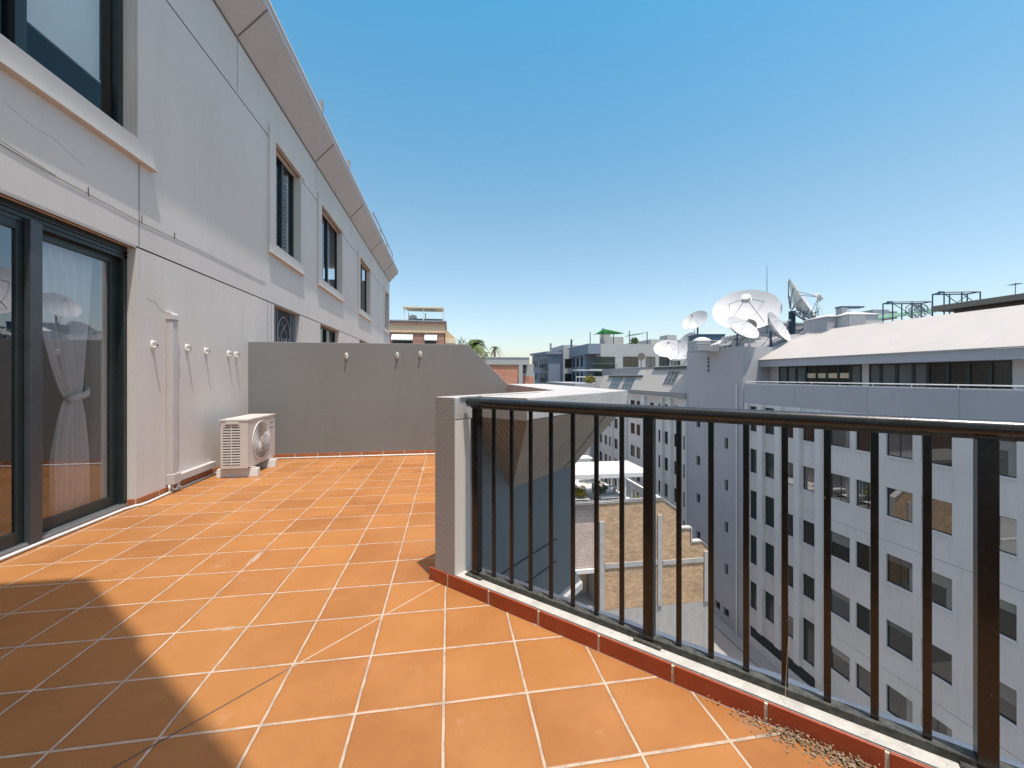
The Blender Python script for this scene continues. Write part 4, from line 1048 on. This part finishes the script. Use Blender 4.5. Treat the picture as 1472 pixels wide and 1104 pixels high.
b = B(); b.tube([Vector((p.x, p.y, 6.8))+RT*(1.2*math.cos(a))+UP*(.9*math.sin(a)) for a in [(-1.1+.2*k) for k in range(13)]], .012, 4); b.build('grid_reflector', 'steel', t)
p = at(1459, 421, 24); t = thing('tv_aerial', (p.x, p.y, 5.6), 'small television aerial on the bronze eave at the far right', 'antenna')
b = B(); b.bar((p.x, p.y, 5.6), (p.x+.05, p.y, 6.75), .02); b.build('mast', 'steelblue', t)
b = B(); b.bar(Vector((p.x, p.y, 6.6))-RT*.3, Vector((p.x, p.y, 6.72))+RT*.35, .015)
for k in range(7):
    q = Vector((p.x, p.y, 6.6+.02*k))+RT*(-.28+.1*k); b.bar(q-FW*.2-UP*.05, q+FW*.2+UP*.05, .008, 4)
b.build('element', 'steelblue', t)
# steel frames
def frame(px0, px1, pyt, pyb, d, lab):
    A = at(px0, pyb, d); Bp = at(px1, pyb, d-1.0); h = (pyb-pyt)/582*d
    t = thing('steel_frame', (A.x, A.y, A.z), lab, 'frame', 'blue steel frames on the office roof')
    back = FW*.7
    P4 = [A, Bp, Bp+back, A+back]; mid_ = (A+Bp)/2
    for q in P4+[mid_, mid_+back]: b = B(); b.bar(q-UP*.6, q+UP*h, .038, 5); b.build('leg', 'steelblue', t)
    b = B()
    for i in range(4): b.bar(P4[i]+UP*h, P4[(i+1) % 4]+UP*h, .042, 5)
    b.bar(A-RT*.35+UP*h, A+UP*h, .06, 5)
    b.build('top_beam', 'steelblue', t)
    b = B(); b.bar(A+UP*h*.9, mid_, .025, 5); b.bar(mid_+UP*h*.9, Bp, .025, 5); b.bar(Bp+back+UP*h*.9, mid_+back, .02, 5); b.build('brace', 'steelblue', t)
frame(1283, 1340, 434, 453, 27, 'blue steel frame with angled braces, left of the two on the roof ridge')
frame(1357, 1409, 420, 440, 25.5, 'blue steel frame right of the other, above the bronze eave')
t = thing('roof_pipework', (30, 22, 4.8), 'green pipes and grey coils along the roof ridge', 'pipes')
for k in range(4):
    b = B(); A = at(1262, 458-k*1.3, 28+k*.5); E_ = at(1345, 448-k*1.6, 27+k*.5); b.bar(A, E_, .045, 6); b.build('pipe', 'greenpipe', t)
b = B()
for k in range(5):
    c0 = at(1310+k*4, 446+(k % 2)*3, 27.6); b.tube([c0+RT*.4*math.cos(a)+UP*.4*math.sin(a) for a in [2*PI*j/12 for j in range(13)]], .05, 5)
b.build('coil', 'steel', t)
def plant(name, px0, px1, pyt, pyb, d, dep, lab, cat, parts, grp=None):
    A = at(px0, pyb, d); w_ = (px1-px0)/582*d; h = (pyb-pyt)/582*d
    t = thing(name, (A.x, A.y, A.z), lab, cat, grp)
    for nm, m_, (u0, u1, v0, v1, d0, d1) in parts:
        b = B(); b.obox(A+RT*w_*u0+FW*dep*d0+UP*h*v0, RT*w_*(u1-u0), FW*dep*(d1-d0), UP*h*(v1-v0)); b.build(nm, m_, t)
    return t, A, w_, h
# cooling tower with louvres
t, A, w_, h = plant('cooling_tower', 1000, 1034, 490, 505, 34.5, 1.6, 'grey louvred cooling tower on the stair tower roof', 'cooling tower', [('casing', 'steel', (0, 1, 0, 1, 0, 1)), ('top_deck', 'dishback', (-.02, 1.02, 1, 1.06, -.02, 1.02))])
b = B()
for k in range(6): b.obox(A+RT*w_*.05-FW*.03+UP*h*(.08+.15*k), RT*w_*.55, -FW*.06+UP*.02, UP*.05)
b.build('louvre', 'dish', t)
b = B(); c0 = A+RT*w_*.45+FW*.8+UP*h*1.06
b.v.append(tuple(c0+UP*.35))
for i in range(1, 5):
    for k in range(20): b.v.append(tuple(c0+UP*(.35*(1-(i/4)**2))+(RT*math.cos(2*PI*k/20)+FW*math.sin(2*PI*k/20))*.8*i/4))
for k in range(20):
    b.f.append((0, 1+k, 1+(k+1) % 20))
    for i in range(3): b.f.append((1+i*20+k, 1+(i+1)*20+k, 1+(i+1)*20+(k+1) % 20, 1+i*20+(k+1) % 20))
b.build('fan_dome', 'dishback', t, smooth=True)
plant('plant_box', 1003, 1042, 479, 491, 38, 2, 'dark blue plant box behind the cooling tower', 'plant room', [('casing', 'steelblue', (0, 1, 0, .8, 0, 1)), ('lid', 'steelblue', (-.02, 1.02, .8, .9, -.02, 1.02))])
plant('plant_room', 1085, 1142, 479, 500, 38, 4, 'pale grey plant room behind the edge on dish', 'plant room', [('wall', 'aptlight', (0, 1, 0, .85, 0, 1)), ('roof', 'steel', (-.02, 1.03, .85, .92, -.02, 1.02)), ('opening', 'redbrick', (.12, .6, 0, .3, -.02, 0))])
plant('plant_room', 1120, 1190, 460, 500, 42, 5, 'blue grey plant room with horizontal bands under the tall dish', 'plant room', [('wall', 'aptgrey', (0, 1, 0, .66, 0, 1)), ('band', 'fascia', (-.01, 1.01, .66, .84, -.01, 1)), ('roof', 'steel', (-.02, 1.02, .84, .9, -.02, 1.02))])
t, A, w_, h = plant('water_tank', 1176, 1189, 457, 473, 34, 1, 'white cylindrical tank with a railing beside the antenna mast', 'tank', [('stand', 'steel', (.1, .9, -.6, 0, .1, .9))])
b = B(); cc = A+RT*w_*.5+FW*.5; b.tube([cc, cc+UP*h], w_*.5, 20); b.build('drum', 'dish', t)
t, A, w_, h = plant('rooftop_house', 1189, 1217, 455, 473, 31, 2.5, 'teal grey rooftop house with white hipped top, left of the two', 'rooftop house', [('wall', 'aptgrey', (0, 1, -.3, 1, 0, 1))])
b = B(); q = [A+UP*h-RT*.1-FW*.1, A+RT*(w_+.1)+UP*h-FW*.1, A+RT*(w_+.1)+FW*2.6+UP*h, A-RT*.1+FW*2.6+UP*h]; ap = A+RT*w_*.7+FW*1.25+UP*(h+.35)
for i in range(4): b.quad(q[i], q[(i+1) % 4], ap)
b.build('roof', 'dish', t)
t, A, w_, h = plant('rooftop_house', 1219, 1267, 452, 470, 30, 2.8, 'white rooftop house with a pointed top, right of the two', 'rooftop house', [('wall', 'dish', (0, 1, -.4, 1, 0, 1)), ('front', 'aptgrey', (-.0, .5, -.4, .98, -.03, -.002))])
b = B(); q = [A+UP*h-RT*.1-FW*.1, A+RT*(w_+.1)+UP*h-FW*.1, A+RT*(w_+.1)+FW*2.9+UP*h, A-RT*.1+FW*2.9+UP*h]; ap = A+RT*w_*.42+FW*1.4+UP*(h+.5)
for i in range(4): b.quad(q[i], q[(i+1) % 4], ap)
b.build('roof', 'dish', t)
t, A, w_, h = plant('exhaust_stack', 1209, 1222, 440, 468, 31, .6, 'tall grey exhaust stack with a ladder between the rooftop houses', 'stack', [('shaft', 'steel', (.1, .7, -.2, 1, 0, 1)), ('cap', 'steelblue', (0, 2.6, .93, 1.0, 0, 1))])
b = B()
for k in range(9): b.obox(A+RT*w_*.75+UP*h*(.1*k), RT*.25, FW*.03, UP*.03)
b.build('ladder', 'steelblue', t)
plant('rooftop_duct', 1255, 1284, 445, 458, 32, 2, 'grey box duct at the roof ridge left of the steel frames', 'duct', [('casing', 'steel', (0, .8, 0, 1, 0, 1)), ('elbow', 'eave', (.8, 1.2, 0, .8, 0, 1))])
# handrails around dish deck
t = thing('roof_guardrail', (30, 30, 3.6), 'thin white guardrail and pipes on the stair tower roof', 'guardrail')
b = B()
for k in range(9):
    q = at(1038+k*8, 498, 33.0); b.bar(q-UP*.2, q+UP*.75, .02, 5)
b.bar(at(1038, 498, 33)+UP*.75, at(1102, 498, 33)+UP*.75, .02, 5); b.bar(at(1038, 498, 33)+UP*.4, at(1102, 498, 33)+UP*.4, .02, 5)
b.build('rail', 'white', t)
b = B()
for k in range(5): b.bar(at(1022+k*5, 497-k, 33.5), at(1046+k*5, 484-k, 34), .06, 6)
b.build('sloping_pipe', 'dish', t)

# ------------------------------------------------------------------ distant buildings
def bld(name, loc, lab): return thing(name, loc, lab, 'building')
def winset(parent, axis, c, rects, sign, name='window', mats=('officeglass',), bars=True, fm='frame'):
    for (u0, u1, z0_, z1_) in rects:
        f = B(); d_ = -.05*1
        def bx(bb_, ua, ub, za, zb, da, db):
            if axis == 'x': bb_.box(c+sign*da, c+sign*db, ua, ub, za, zb)
            else: bb_.box(ua, ub, c+sign*da, c+sign*db, za, zb)
        t_ = .07
        bx(f, u0, u0+t_, z0_, z1_, 0.002, .06); bx(f, u1-t_, u1, z0_, z1_, 0.002, .06); bx(f, u0+t_, u1-t_, z0_, z0_+t_, 0.002, .06); bx(f, u0+t_, u1-t_, z1_-t_, z1_, 0.002, .06)
        if bars: bx(f, (u0+u1)/2-.03, (u0+u1)/2+.03, z0_+t_, z1_-t_, 0.002, .055)
        o = f.build(name, fm, parent); p_ = B(); bx(p_, u0+t_, u1-t_, z0_+t_, z1_-t_, .003, .02); p_.build('pane', rnd.choice(mats), o)
# tan brick block behind the end wall
t = bld('cream_brick_block', (-4, 42, GZ), 'cream and tan brick block with white window awnings behind the end wall')
b = B(); b.box(-16, -.45, 41, 52, GZ, 5.5); b.build('wall', 'redbrick', t)
b = B(); b.box(-16, -.35, 40.9, 52, 5.52, 6.35); b.build('cream_band', 'cream', t)
b = B(); b.box(-16, -.25, 40.75, 52, 6.352, 6.6); b.build('roof_edge', 'redbrick', t)
b = B(); b.box(-16, -.2, 40.7, 52, 6.602, 6.72); b.build('gutter', 'steel', t)
b = B(); b.extrude([(-.44, 41.5, 3.8), (.65, 41.5, 3.8), (.65, 41.5, 5.1), (-.34, 41.5, 6.0)], (0, 8, 0)); b.build('side_bay', 'cream', t)
b = B(); b.box(-.3, .7, 41.4, 41.5, 4.55, 4.95); b.build('bay_sill', 'tan', t)
winset(t, 'y', 41, [(-5.4, -3.55, 2.5, 4.95), (-2.35, -.95, 2.5, 4.95) if False else (-2.3, 0-.75-.5, 2.5, 4.95)], -1, mats=('darkglass',))
for xa, xb in ((-5.55, -3.4), (-2.5, .0-.9-.25)): pass
for xa, xb in ((-5.6, -3.45), (-2.35+.0, -.95)):
    pass
for xa, xb in ((-5.5, -3.5), (-2.35, -1.15)):
    b = B(); b.extrude([(xa, 40.99, 5.35), (xa, 40.99, 4.9), (xa, 40.5, 4.72), (xa, 40.5, 4.82)], (xb-xa, 0, 0)); b.build('window_awning', 'white', t)
t = thing('roof_pergola', (-2.6, 43, 6.7), 'cream roofed pergola on posts on top of the cream brick block', 'pergola')
b = B(); b.extrude([(-4.6, 42, 8.15), (-4.4, 46, 8.4), (-.5, 46, 8.4), (-.5, 42, 8.15)], (0, 0, .12)); b.build('canopy', 'tan', t)
for x_, y_ in ((-4.5, 42.1), (-2.6, 42.1), (-.6, 42.1), (-4.4, 45.8), (-.6, 45.8), (-2.6, 45.8)):
    b = B(); b.box(x_, x_+.1, y_, y_+.1, 6.72, 8.2); b.build('post', 'white', t)
b = B(); b.box(-4.4, -.6, 45.9, 45.95, 6.72, 7.6); b.build('screen', 'officeglass2', t)
t = thing('roof_sphere_vent', (-3.7, 43.6, 6.7), 'small white round vent under the pergola', 'vent')
b = B(); b.tube([(-3.7, 43.6, 6.72), (-3.7, 43.6, 7.2)], .18, 12); b.build('stem', 'steel', t); b = B(); b.tube([(-3.7, 43.6, 7.2), (-3.7, 43.6, 7.35), (-3.7, 43.6, 7.55), (-3.7, 43.6, 7.65)], [.25, .42, .36, .1], 14); b.build('turbine', 'dish', t, smooth=True)
# low orange brick hall with white band
t = bld('orange_brick_hall', (10, 72, GZ), 'low orange brick hall with a white roof band left of the apartments')
b = B(); b.box(-2, 12.6, 69.5, 84, GZ, 3.2); b.build('wall', 'orangebrick', t)
b = B(); b.box(-2.2, 13.9, 69.3, 84, 3.22, 4.45); b.build('roof_band', 'aptlight', t)
b = B(); b.box(-2.3, 14, 69.2, 84, 4.452, 4.55); b.build('roof_edge', 'white', t)
b = B(); b.box(12.0, 12.7, 69.2, 69.48, GZ, 3.2); b.build('pilaster', 'aptlight', t)
b = B(); b.box(12.75, 15.2, 71, 80, GZ, 1.8); b.box(13.5, 15.0, 71, 80, 1.8, 3.4); b.build('side_bay', 'aptlight', t)
winset(t, 'y', 71, [(12.9, 13.6, 1.95, 3.0)], -1)
b = B(); b.box(12.8, 15.0, 70.9, 70.98, -.5, 1.2); b.build('side_brick', 'orangebrick', t)
# slate apartment house further away
def flats(name, lab, x0_, y0_, y1_, zt, zl, base_z, wr_, wy, depth=14):
    pass
t = bld('slate_apartments', (24, 95, GZ), 'smaller slate grey apartment house far down the street with balconies')
b = B(); b.extrude([(21.0, 84, 5.9), (21.0, 101, 6.4), (21.0, 101, GZ), (21.0, 84, GZ)], (14, 0, 0)); b.build('wall', 'aptdark', t)
b = B(); b.box(24.0, 35, 83.0, 84-.01, GZ, 6.9); b.build('front_wall', 'aptlight', t)
b = B(); b.extrude([(20.6, 83.5, 6.5), (20.6, 102, 7.0), (20.6, 102, 6.5), (20.6, 83.5, 5.9)], (3.5, 0, 0)); b.build('roof_slab', 'aptdark', t)
winset(t, 'x', 21.0, [(yy, yy+1.0, z0_, z0_+1.7) for yy in (85.2, 87, 89.2, 91.2, 94.5, 96.5, 98.6) for z0_ in (3.4, .3)], -1)
winset(t, 'y', 83.0, [(24.3, 26.6, 3.0, 4.9), (24.3, 26.6, -.1, 1.8), (27.6, 30, 3.0, 4.9)], -1)
b = B(); b.box(18.7, 21, 84, 100, GZ, -.9); b.build('podium', 'aptgrey', t)
winset(t, 'x', 18.7, [(yy, yy+2.0, -3.2, -1.4) for yy in (84.6, 88, 92, 96)], -1, mats=('darkglass',))
for zz in (3.0, .0):
    b = B()
    for k in range(16): b.bar((20.3, 84.2+k*.35, zz-.1), (20.3, 84.2+k*.35, zz+.95), .03, 4)
    b.bar((20.3, 84.2, zz+.95), (20.3, 89.5, zz+.95), .05, 4); b.box(20.2, 21, 84, 89.6, zz-.2, zz-.1); b.build('balcony', 'frame_grey', t)
b = B(); b.box(24.5, 33, 84.5, 95, 6.9, 8.0); b.build('penthouse', 'aptlight', t)
b = B()
for k in range(12): b.bar((24.0+k*.6, 83.1, 6.9), (24.0+k*.6, 83.1, 7.8), .03, 4)
b.bar((24, 83.1, 7.8), (30.6, 83.1, 7.8), .04, 4); b.tube([(22.0, 86, 6.4), (22.0, 86, 8.4)], .25, 8); b.build('roof_rail', 'steel', t)
# main apartment block
t = bld('grey_apartments', (34, 78, GZ), 'large light grey apartment block in the distance with its shaded side painted darker and a roof terrace')
YF = 71.5; XF = 27.8
b = B(); b.box(XF, 62, YF, 95, GZ, 7.25); b.build('front_wall', 'aptlight', t)
b = B(); b.extrude([(XF-.001, YF+3, 5.35), (XF-.001, YF+17, 5.35), (XF-.001, YF+17, GZ), (XF-.001, YF+3, GZ)], (-2.0, 0, 0)); b.build('side_wall', 'aptdark', t)  # side shade put into the wall colour, darker than the front
b = B(); b.extrude([(XF, YF, 7.25), (XF, YF+19, 7.25), (XF, YF+19, 5.0), (XF, YF, 5.4)], (-2.4, 0, 0)); b.build('side_eave', 'aptdark', t)  # eave carries the same painted side shade
winset(t, 'x', XF-2.0, [(YF+4.2+k*2.6, YF+5.3+k*2.6, z0_, z0_+1.9) for k in range(4) for z0_ in (3.1, .2)], -1)
# corner balconies
for zz, lb_ in ((2.55, 1), (-.25, 2)):
    o = None
    b = B(); b.box(XF-2.2, XF+2.9, YF-.8, YF, zz-.35, zz); b.build('balcony_slab', 'aptlight', t)
    b = B(); b.box(XF-1.2, XF+2.8, YF-.02, YF-.001, zz, zz+2.3); b.build('balcony_recess', 'darkglass', t)
    b = B()
    for k in range(20): b.bar((XF-2.1+k*.26, YF-.75, zz), (XF-2.1+k*.26, YF-.75, zz+.95), .025, 4)
    b.bar((XF-2.1, YF-.75, zz+.95), (XF+2.85, YF-.75, zz+.95), .045, 4); b.build('balcony_rail', 'frame', t)
winset(t, 'y', YF, [(XF+a_, XF+a_+w__, z0_, z0_+1.9) for a_, w__ in ((4.4, 3.0), (8.9, 1.9), (11.6, 1.7), (14.0, 1.9), (17.5, 1.9)) for z0_ in (3.0, -.45)], -1, mats=('officeglass', 'officeglass2', 'darkglass'))
# lower podium with openings
b = B(); b.box(19.5, 44, 60.5, YF-.01, GZ, -1.0) ; b.build('podium', 'aptgrey', t)
b = B(); b.box(19.3, 26.2, 60.3, YF+8, -1.0, .1); b.build('podium_parapet', 'aptgrey', t)
b = B(); b.box(22.6, 40, 60.2, 60.5, GZ, 1.2); b.build('podium_front', 'aptlight', t)
winset(t, 'x', 19.5, [(61+k*2.5, 62.6+k*2.5, -3.6, -1.4) for k in range(4)], -1, mats=('darkglass',))
winset(t, 'y', 60.2, [(23.0, 24.3, -2.6, -.4), (24.6, 25.9, -2.6, -.4)], -1, mats=('darkglass',))
b = B()
for k in range(10): b.bar((20.2+k*.55, 62.5, .1), (20.2+k*.55, 62.5, 1.1), .03, 4)
b.bar((20.2, 62.5, 1.1), (25.3, 62.5, 1.1), .05, 4); b.box(21.5, 26, 66, 69, 2.2, 2.35); b.build('pergola', 'white', t)
b = B(); b.box(XF+12, 60, YF+4, 92, 7.25, 8.6); b.box(XF+15, XF+17, YF+3, YF+6, 8.6, 9.4); b.build('roof_house', 'aptlight', t)
b = B()
for x_, h_ in ((XF-1.6, 2.2), (XF+.9, 3.1), (XF+3, 1.9), (XF+6.2, 2.6), (XF+9.8, 2.5)): b.bar((x_, YF+1.2, 7.25), (x_, YF+1.2, 7.25+h_), .09, 5)
b.box(XF-4.2, XF-3.8, YF+12, YF+12.4, 6, 8.5) if False else b.box(XF-2.3, XF-2.0, YF+11, YF+11.4, 6.6, 9.0)
b.build('terrace_post', 'steelblue', t)
b = B(); b.box(XF+.8, XF+2.9, YF+2.4, YF+2.6, 7.25, 9.3); b.box(XF+3.2, XF+6, YF+3.4, YF+3.6, 7.25, 8.9); b.build('terrace_screen', 'aptlight', t)
t = thing('shade_sail', (30, 73, 9), 'bright green shade sail over the apartment roof terrace', 'shade sail')
b = B(); P3 = [(XF-1.5, YF+1.2, 9.0), (XF+.9, YF+1.2, 10.2), (XF+5.2, YF+1.2, 9.4), (XF+1.2, YF+2.2, 9.5)]
n_ = 10
for i in range(n_):
    t0, t1 = i/n_, (i+1)/n_
    def sag(a_, b__, tt): q = Vector(a_).lerp(Vector(b__), tt); q.z -= .45*4*tt*(1-tt)*.6; return q
    b.quad(sag(P3[0], P3[1], t0), sag(P3[0], P3[1], t1), sag(P3[3], P3[2], t1), sag(P3[3], P3[2], t0))
b.quad(P3[1], P3[2], sag(P3[3], P3[2], 1), P3[3]) if False else None
b.build('sail', 'greencloth', t)
b = B(); b.extrude([(XF+6.3, YF+1.2, 9.1), (XF+9.8, YF+1.2, 9.6), (XF+9.6, YF+4, 9.5), (XF+6.5, YF+4, 9.0)], (0, 0, .05)); b.build('second_sail', 'greenpipe', t)
leafball('roof_shrub', (22.3, 62.0, .7), .9, 400, 'yellow green shrub on the apartment podium terrace', 'shrub', 'leafyellow', 'shrubs on the apartment terraces', .2)
leafball('roof_shrub', (24.6, 62.6, .6), .7, 300, 'darker low shrub right of the yellow green one on the podium', 'shrub', 'leaf', 'shrubs on the apartment terraces', .2)
leafball('roof_shrub', (XF+7.6, YF+2.0, 8.0), .8, 300, 'dark shrub on the upper roof terrace under the second sail', 'shrub', 'leaf', 'shrubs on the apartment terraces', .2)

# palms
def palm(x, y, z_top, r, n, lab, mat='palmleaf', seed=1):
    rr = random.Random(seed); t = thing('palm_tree', (x, y, GZ), lab, 'palm tree', 'palms beyond the end wall')
    b = B(); b.tube([(x, y, GZ), (x+.1, y, z_top-4), (x, y, z_top)], [.35, .25, .2], 8); b.build('trunk', 'trunk', t)
    b = B()
    for k in range(n):
        a = rr.random()*2*PI; el = rr.uniform(-.9, 1.2); L_ = r*rr.uniform(.75, 1.1); pts = []
        for j in range(8):
            s1 = j/7; hd = L_*s1*math.cos(el)*(1-.15*s1); pts.append(Vector((x+math.cos(a)*hd, y+math.sin(a)*hd, z_top+L_*(math.sin(el)*s1-.75*s1*s1))))
        for j in range(7):
            p0, p1 = pts[j], pts[j+1]; d_ = (p1-p0).normalized(); sd = d_.cross(UP)
            if sd.length < .1: continue
            sd.normalize()
            for sg in (-1, 1):
                for q_ in range(2):
                    o_ = p0.lerp(p1, q_/2); w_ = .16*r*(1-abs(j/7-.45)); tip = o_+sd*sg*w_*1.6+d_*w_*.8-UP*w_*.5
                    b.quad(o_, o_+d_*.05*r, tip)
    b.build('crown', mat, t)
palm(*at(684, 497, 62)[:2], at(684, 494, 62).z, 2.6, 60, 'largest green fan palm showing above the sloping end of the divider wall', 'leafyellow' if False else 'leaf', 3)
palm(*at(711, 500, 80)[:2], at(711, 501, 80).z, 2.0, 16, 'small dark palm silhouetted right of the largest palm', 'palmleaf', 5)
palm(*at(699, 506, 80)[:2], at(699, 508, 80).z, 1.7, 14, 'smallest dark palm between the other two', 'palmleaf', 6)
t0_ = at(662, 492, 60); leafball('tree', (t0_.x, t0_.y, t0_.z), 1.0, 160, 'sparse bare topped tree just right of the cream brick block', 'tree', 'palmleaf', None, .14)

# ------------------------------------------------------------------ small roof edge fittings on the left building
t = B()
t.tube([(-2.47, 13.9, 6.62), (-2.47, 18.6, 6.62)], .02, 5)
for yy in (13.9, 15.4, 17, 18.6): t.bar((-2.47, yy, 6.4), (-2.47, yy, 6.62), .015, 5)
t.box(-2.5, -2.44, 8.4, 8.46, 6.4, 6.62); t.box(-2.5, -2.44, 10.6, 10.66, 6.4, 6.6)
t.build('gutter_guard', 'officedark', lb)
for pts in ([(3.1, 2.98), (3.3, 2.93), (3.42, 2.94), (3.7, 2.86)], [(4.262, 2.42), (4.27, 2.2), (4.255, 2.05)], [(4.35, 1.95), (4.47, 1.93), (4.56, 1.86), (4.62, 1.85)], [(6.4, 1.2), (6.42, .9), (6.39, .6)]):
    t = B(); t.tube([(W+.0002, a_, b_) for a_, b_ in pts], .0012, 4); t.build('hairline_crack', 'officedark', lb)
# cables stapled above the door
t = B()
pts = [(W+.004, .8+.2*k, 2.86-.055*k*.2*1.0+.008*math.sin(k*1.7)) for k in range(19)]
t.tube([(W+.004, 2.2, 2.75), (W+.004, 3.0, 2.70), (W+.004, 3.4, 2.665), (W+.004, 3.8, 2.655), (W+.004, 4.3, 2.64), (W+.004, 5.2, 2.66), (W+.004, 6.9, 2.66)], .0022, 5)
t.tube([(W+.004, 2.2, 2.78), (W+.004, 2.9, 2.74), (W+.004, 3.2, 2.70), (W+.004, 3.45, 2.67)], .0018, 5)
for yy in (3.72, 4.29, 4.75): t.bar((W+.006, yy, 2.64), (W+.006, yy, 2.71), .004, 4)
tag(t.build('cable', 'grime'), 'thin grey cable pinned to the left facade above the sliding door', 'cable')

# ------------------------------------------------------------------ camera
cam = bpy.data.cameras.new('Camera'); co = bpy.data.objects.new('Camera', cam); COL.objects.link(co)
co.location = (0, 0, CAMZ); co.rotation_euler = (PI/2, 0, -YAW)
cam.sensor_width = 36; cam.lens = 582/1472*36; cam.shift_y = -11/1472; cam.clip_start = .05; cam.clip_end = 3000
scene.camera = co

# ------------------------------------------------------------------ light
sd = Vector((.12, -.245, 1)).normalized()
el = math.asin(sd.z); az = math.atan2(sd.x, sd.y)
wd = bpy.data.worlds.new('World'); scene.world = wd; wd.use_nodes = True
nt = wd.node_tree; bg = nt.nodes['Background']; sk = nt.nodes.new('ShaderNodeTexSky'); sk.sky_type = 'NISHITA'; sk.sun_disc = False
sk.sun_elevation = el; sk.sun_rotation = az; sk.air_density = 1.0; sk.dust_density = 1.2; sk.ozone_density = 1.5; sk.altitude = 0
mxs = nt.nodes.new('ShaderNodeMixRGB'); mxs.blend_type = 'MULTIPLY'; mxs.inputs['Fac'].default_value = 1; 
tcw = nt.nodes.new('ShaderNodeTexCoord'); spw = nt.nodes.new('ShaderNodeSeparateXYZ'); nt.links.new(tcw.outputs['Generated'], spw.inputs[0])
crw = nt.nodes.new('ShaderNodeValToRGB'); nt.links.new(spw.outputs[2], crw.inputs[0]); crw.color_ramp.elements[0].color = (1.0, .88, .84, 1); crw.color_ramp.elements[1].color = (3.3, 2.65, 2.25, 1); crw.color_ramp.elements[1].position = 1.0  # sky tint by height; top end brightened as added fill for the shade
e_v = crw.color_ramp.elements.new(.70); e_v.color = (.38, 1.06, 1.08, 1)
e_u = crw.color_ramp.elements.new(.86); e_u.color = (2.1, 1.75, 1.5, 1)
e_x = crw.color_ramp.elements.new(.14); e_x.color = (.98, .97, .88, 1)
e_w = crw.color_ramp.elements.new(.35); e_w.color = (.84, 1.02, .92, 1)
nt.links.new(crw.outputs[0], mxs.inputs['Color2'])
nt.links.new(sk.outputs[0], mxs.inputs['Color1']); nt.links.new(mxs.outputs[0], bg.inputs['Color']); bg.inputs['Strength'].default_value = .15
sn = bpy.data.lights.new('Sun', 'SUN'); sn.energy = 3.55; sn.angle = R(.55); sn.color = (1, .96, .90)
so = bpy.data.objects.new('Sun', sn); COL.objects.link(so); so.rotation_euler = (-sd).to_track_quat('-Z', 'Y').to_euler(); so.location = (0, -5, 30)
vs = scene.view_settings; vs.view_transform = 'Standard'; vs.look = 'None'; vs.exposure = .5; vs.gamma = 1
scene.cycles.max_bounces = 8; scene.cycles.diffuse_bounces = 5; scene.cycles.transparent_max_bounces = 12
scene.cycles.use_denoising = True
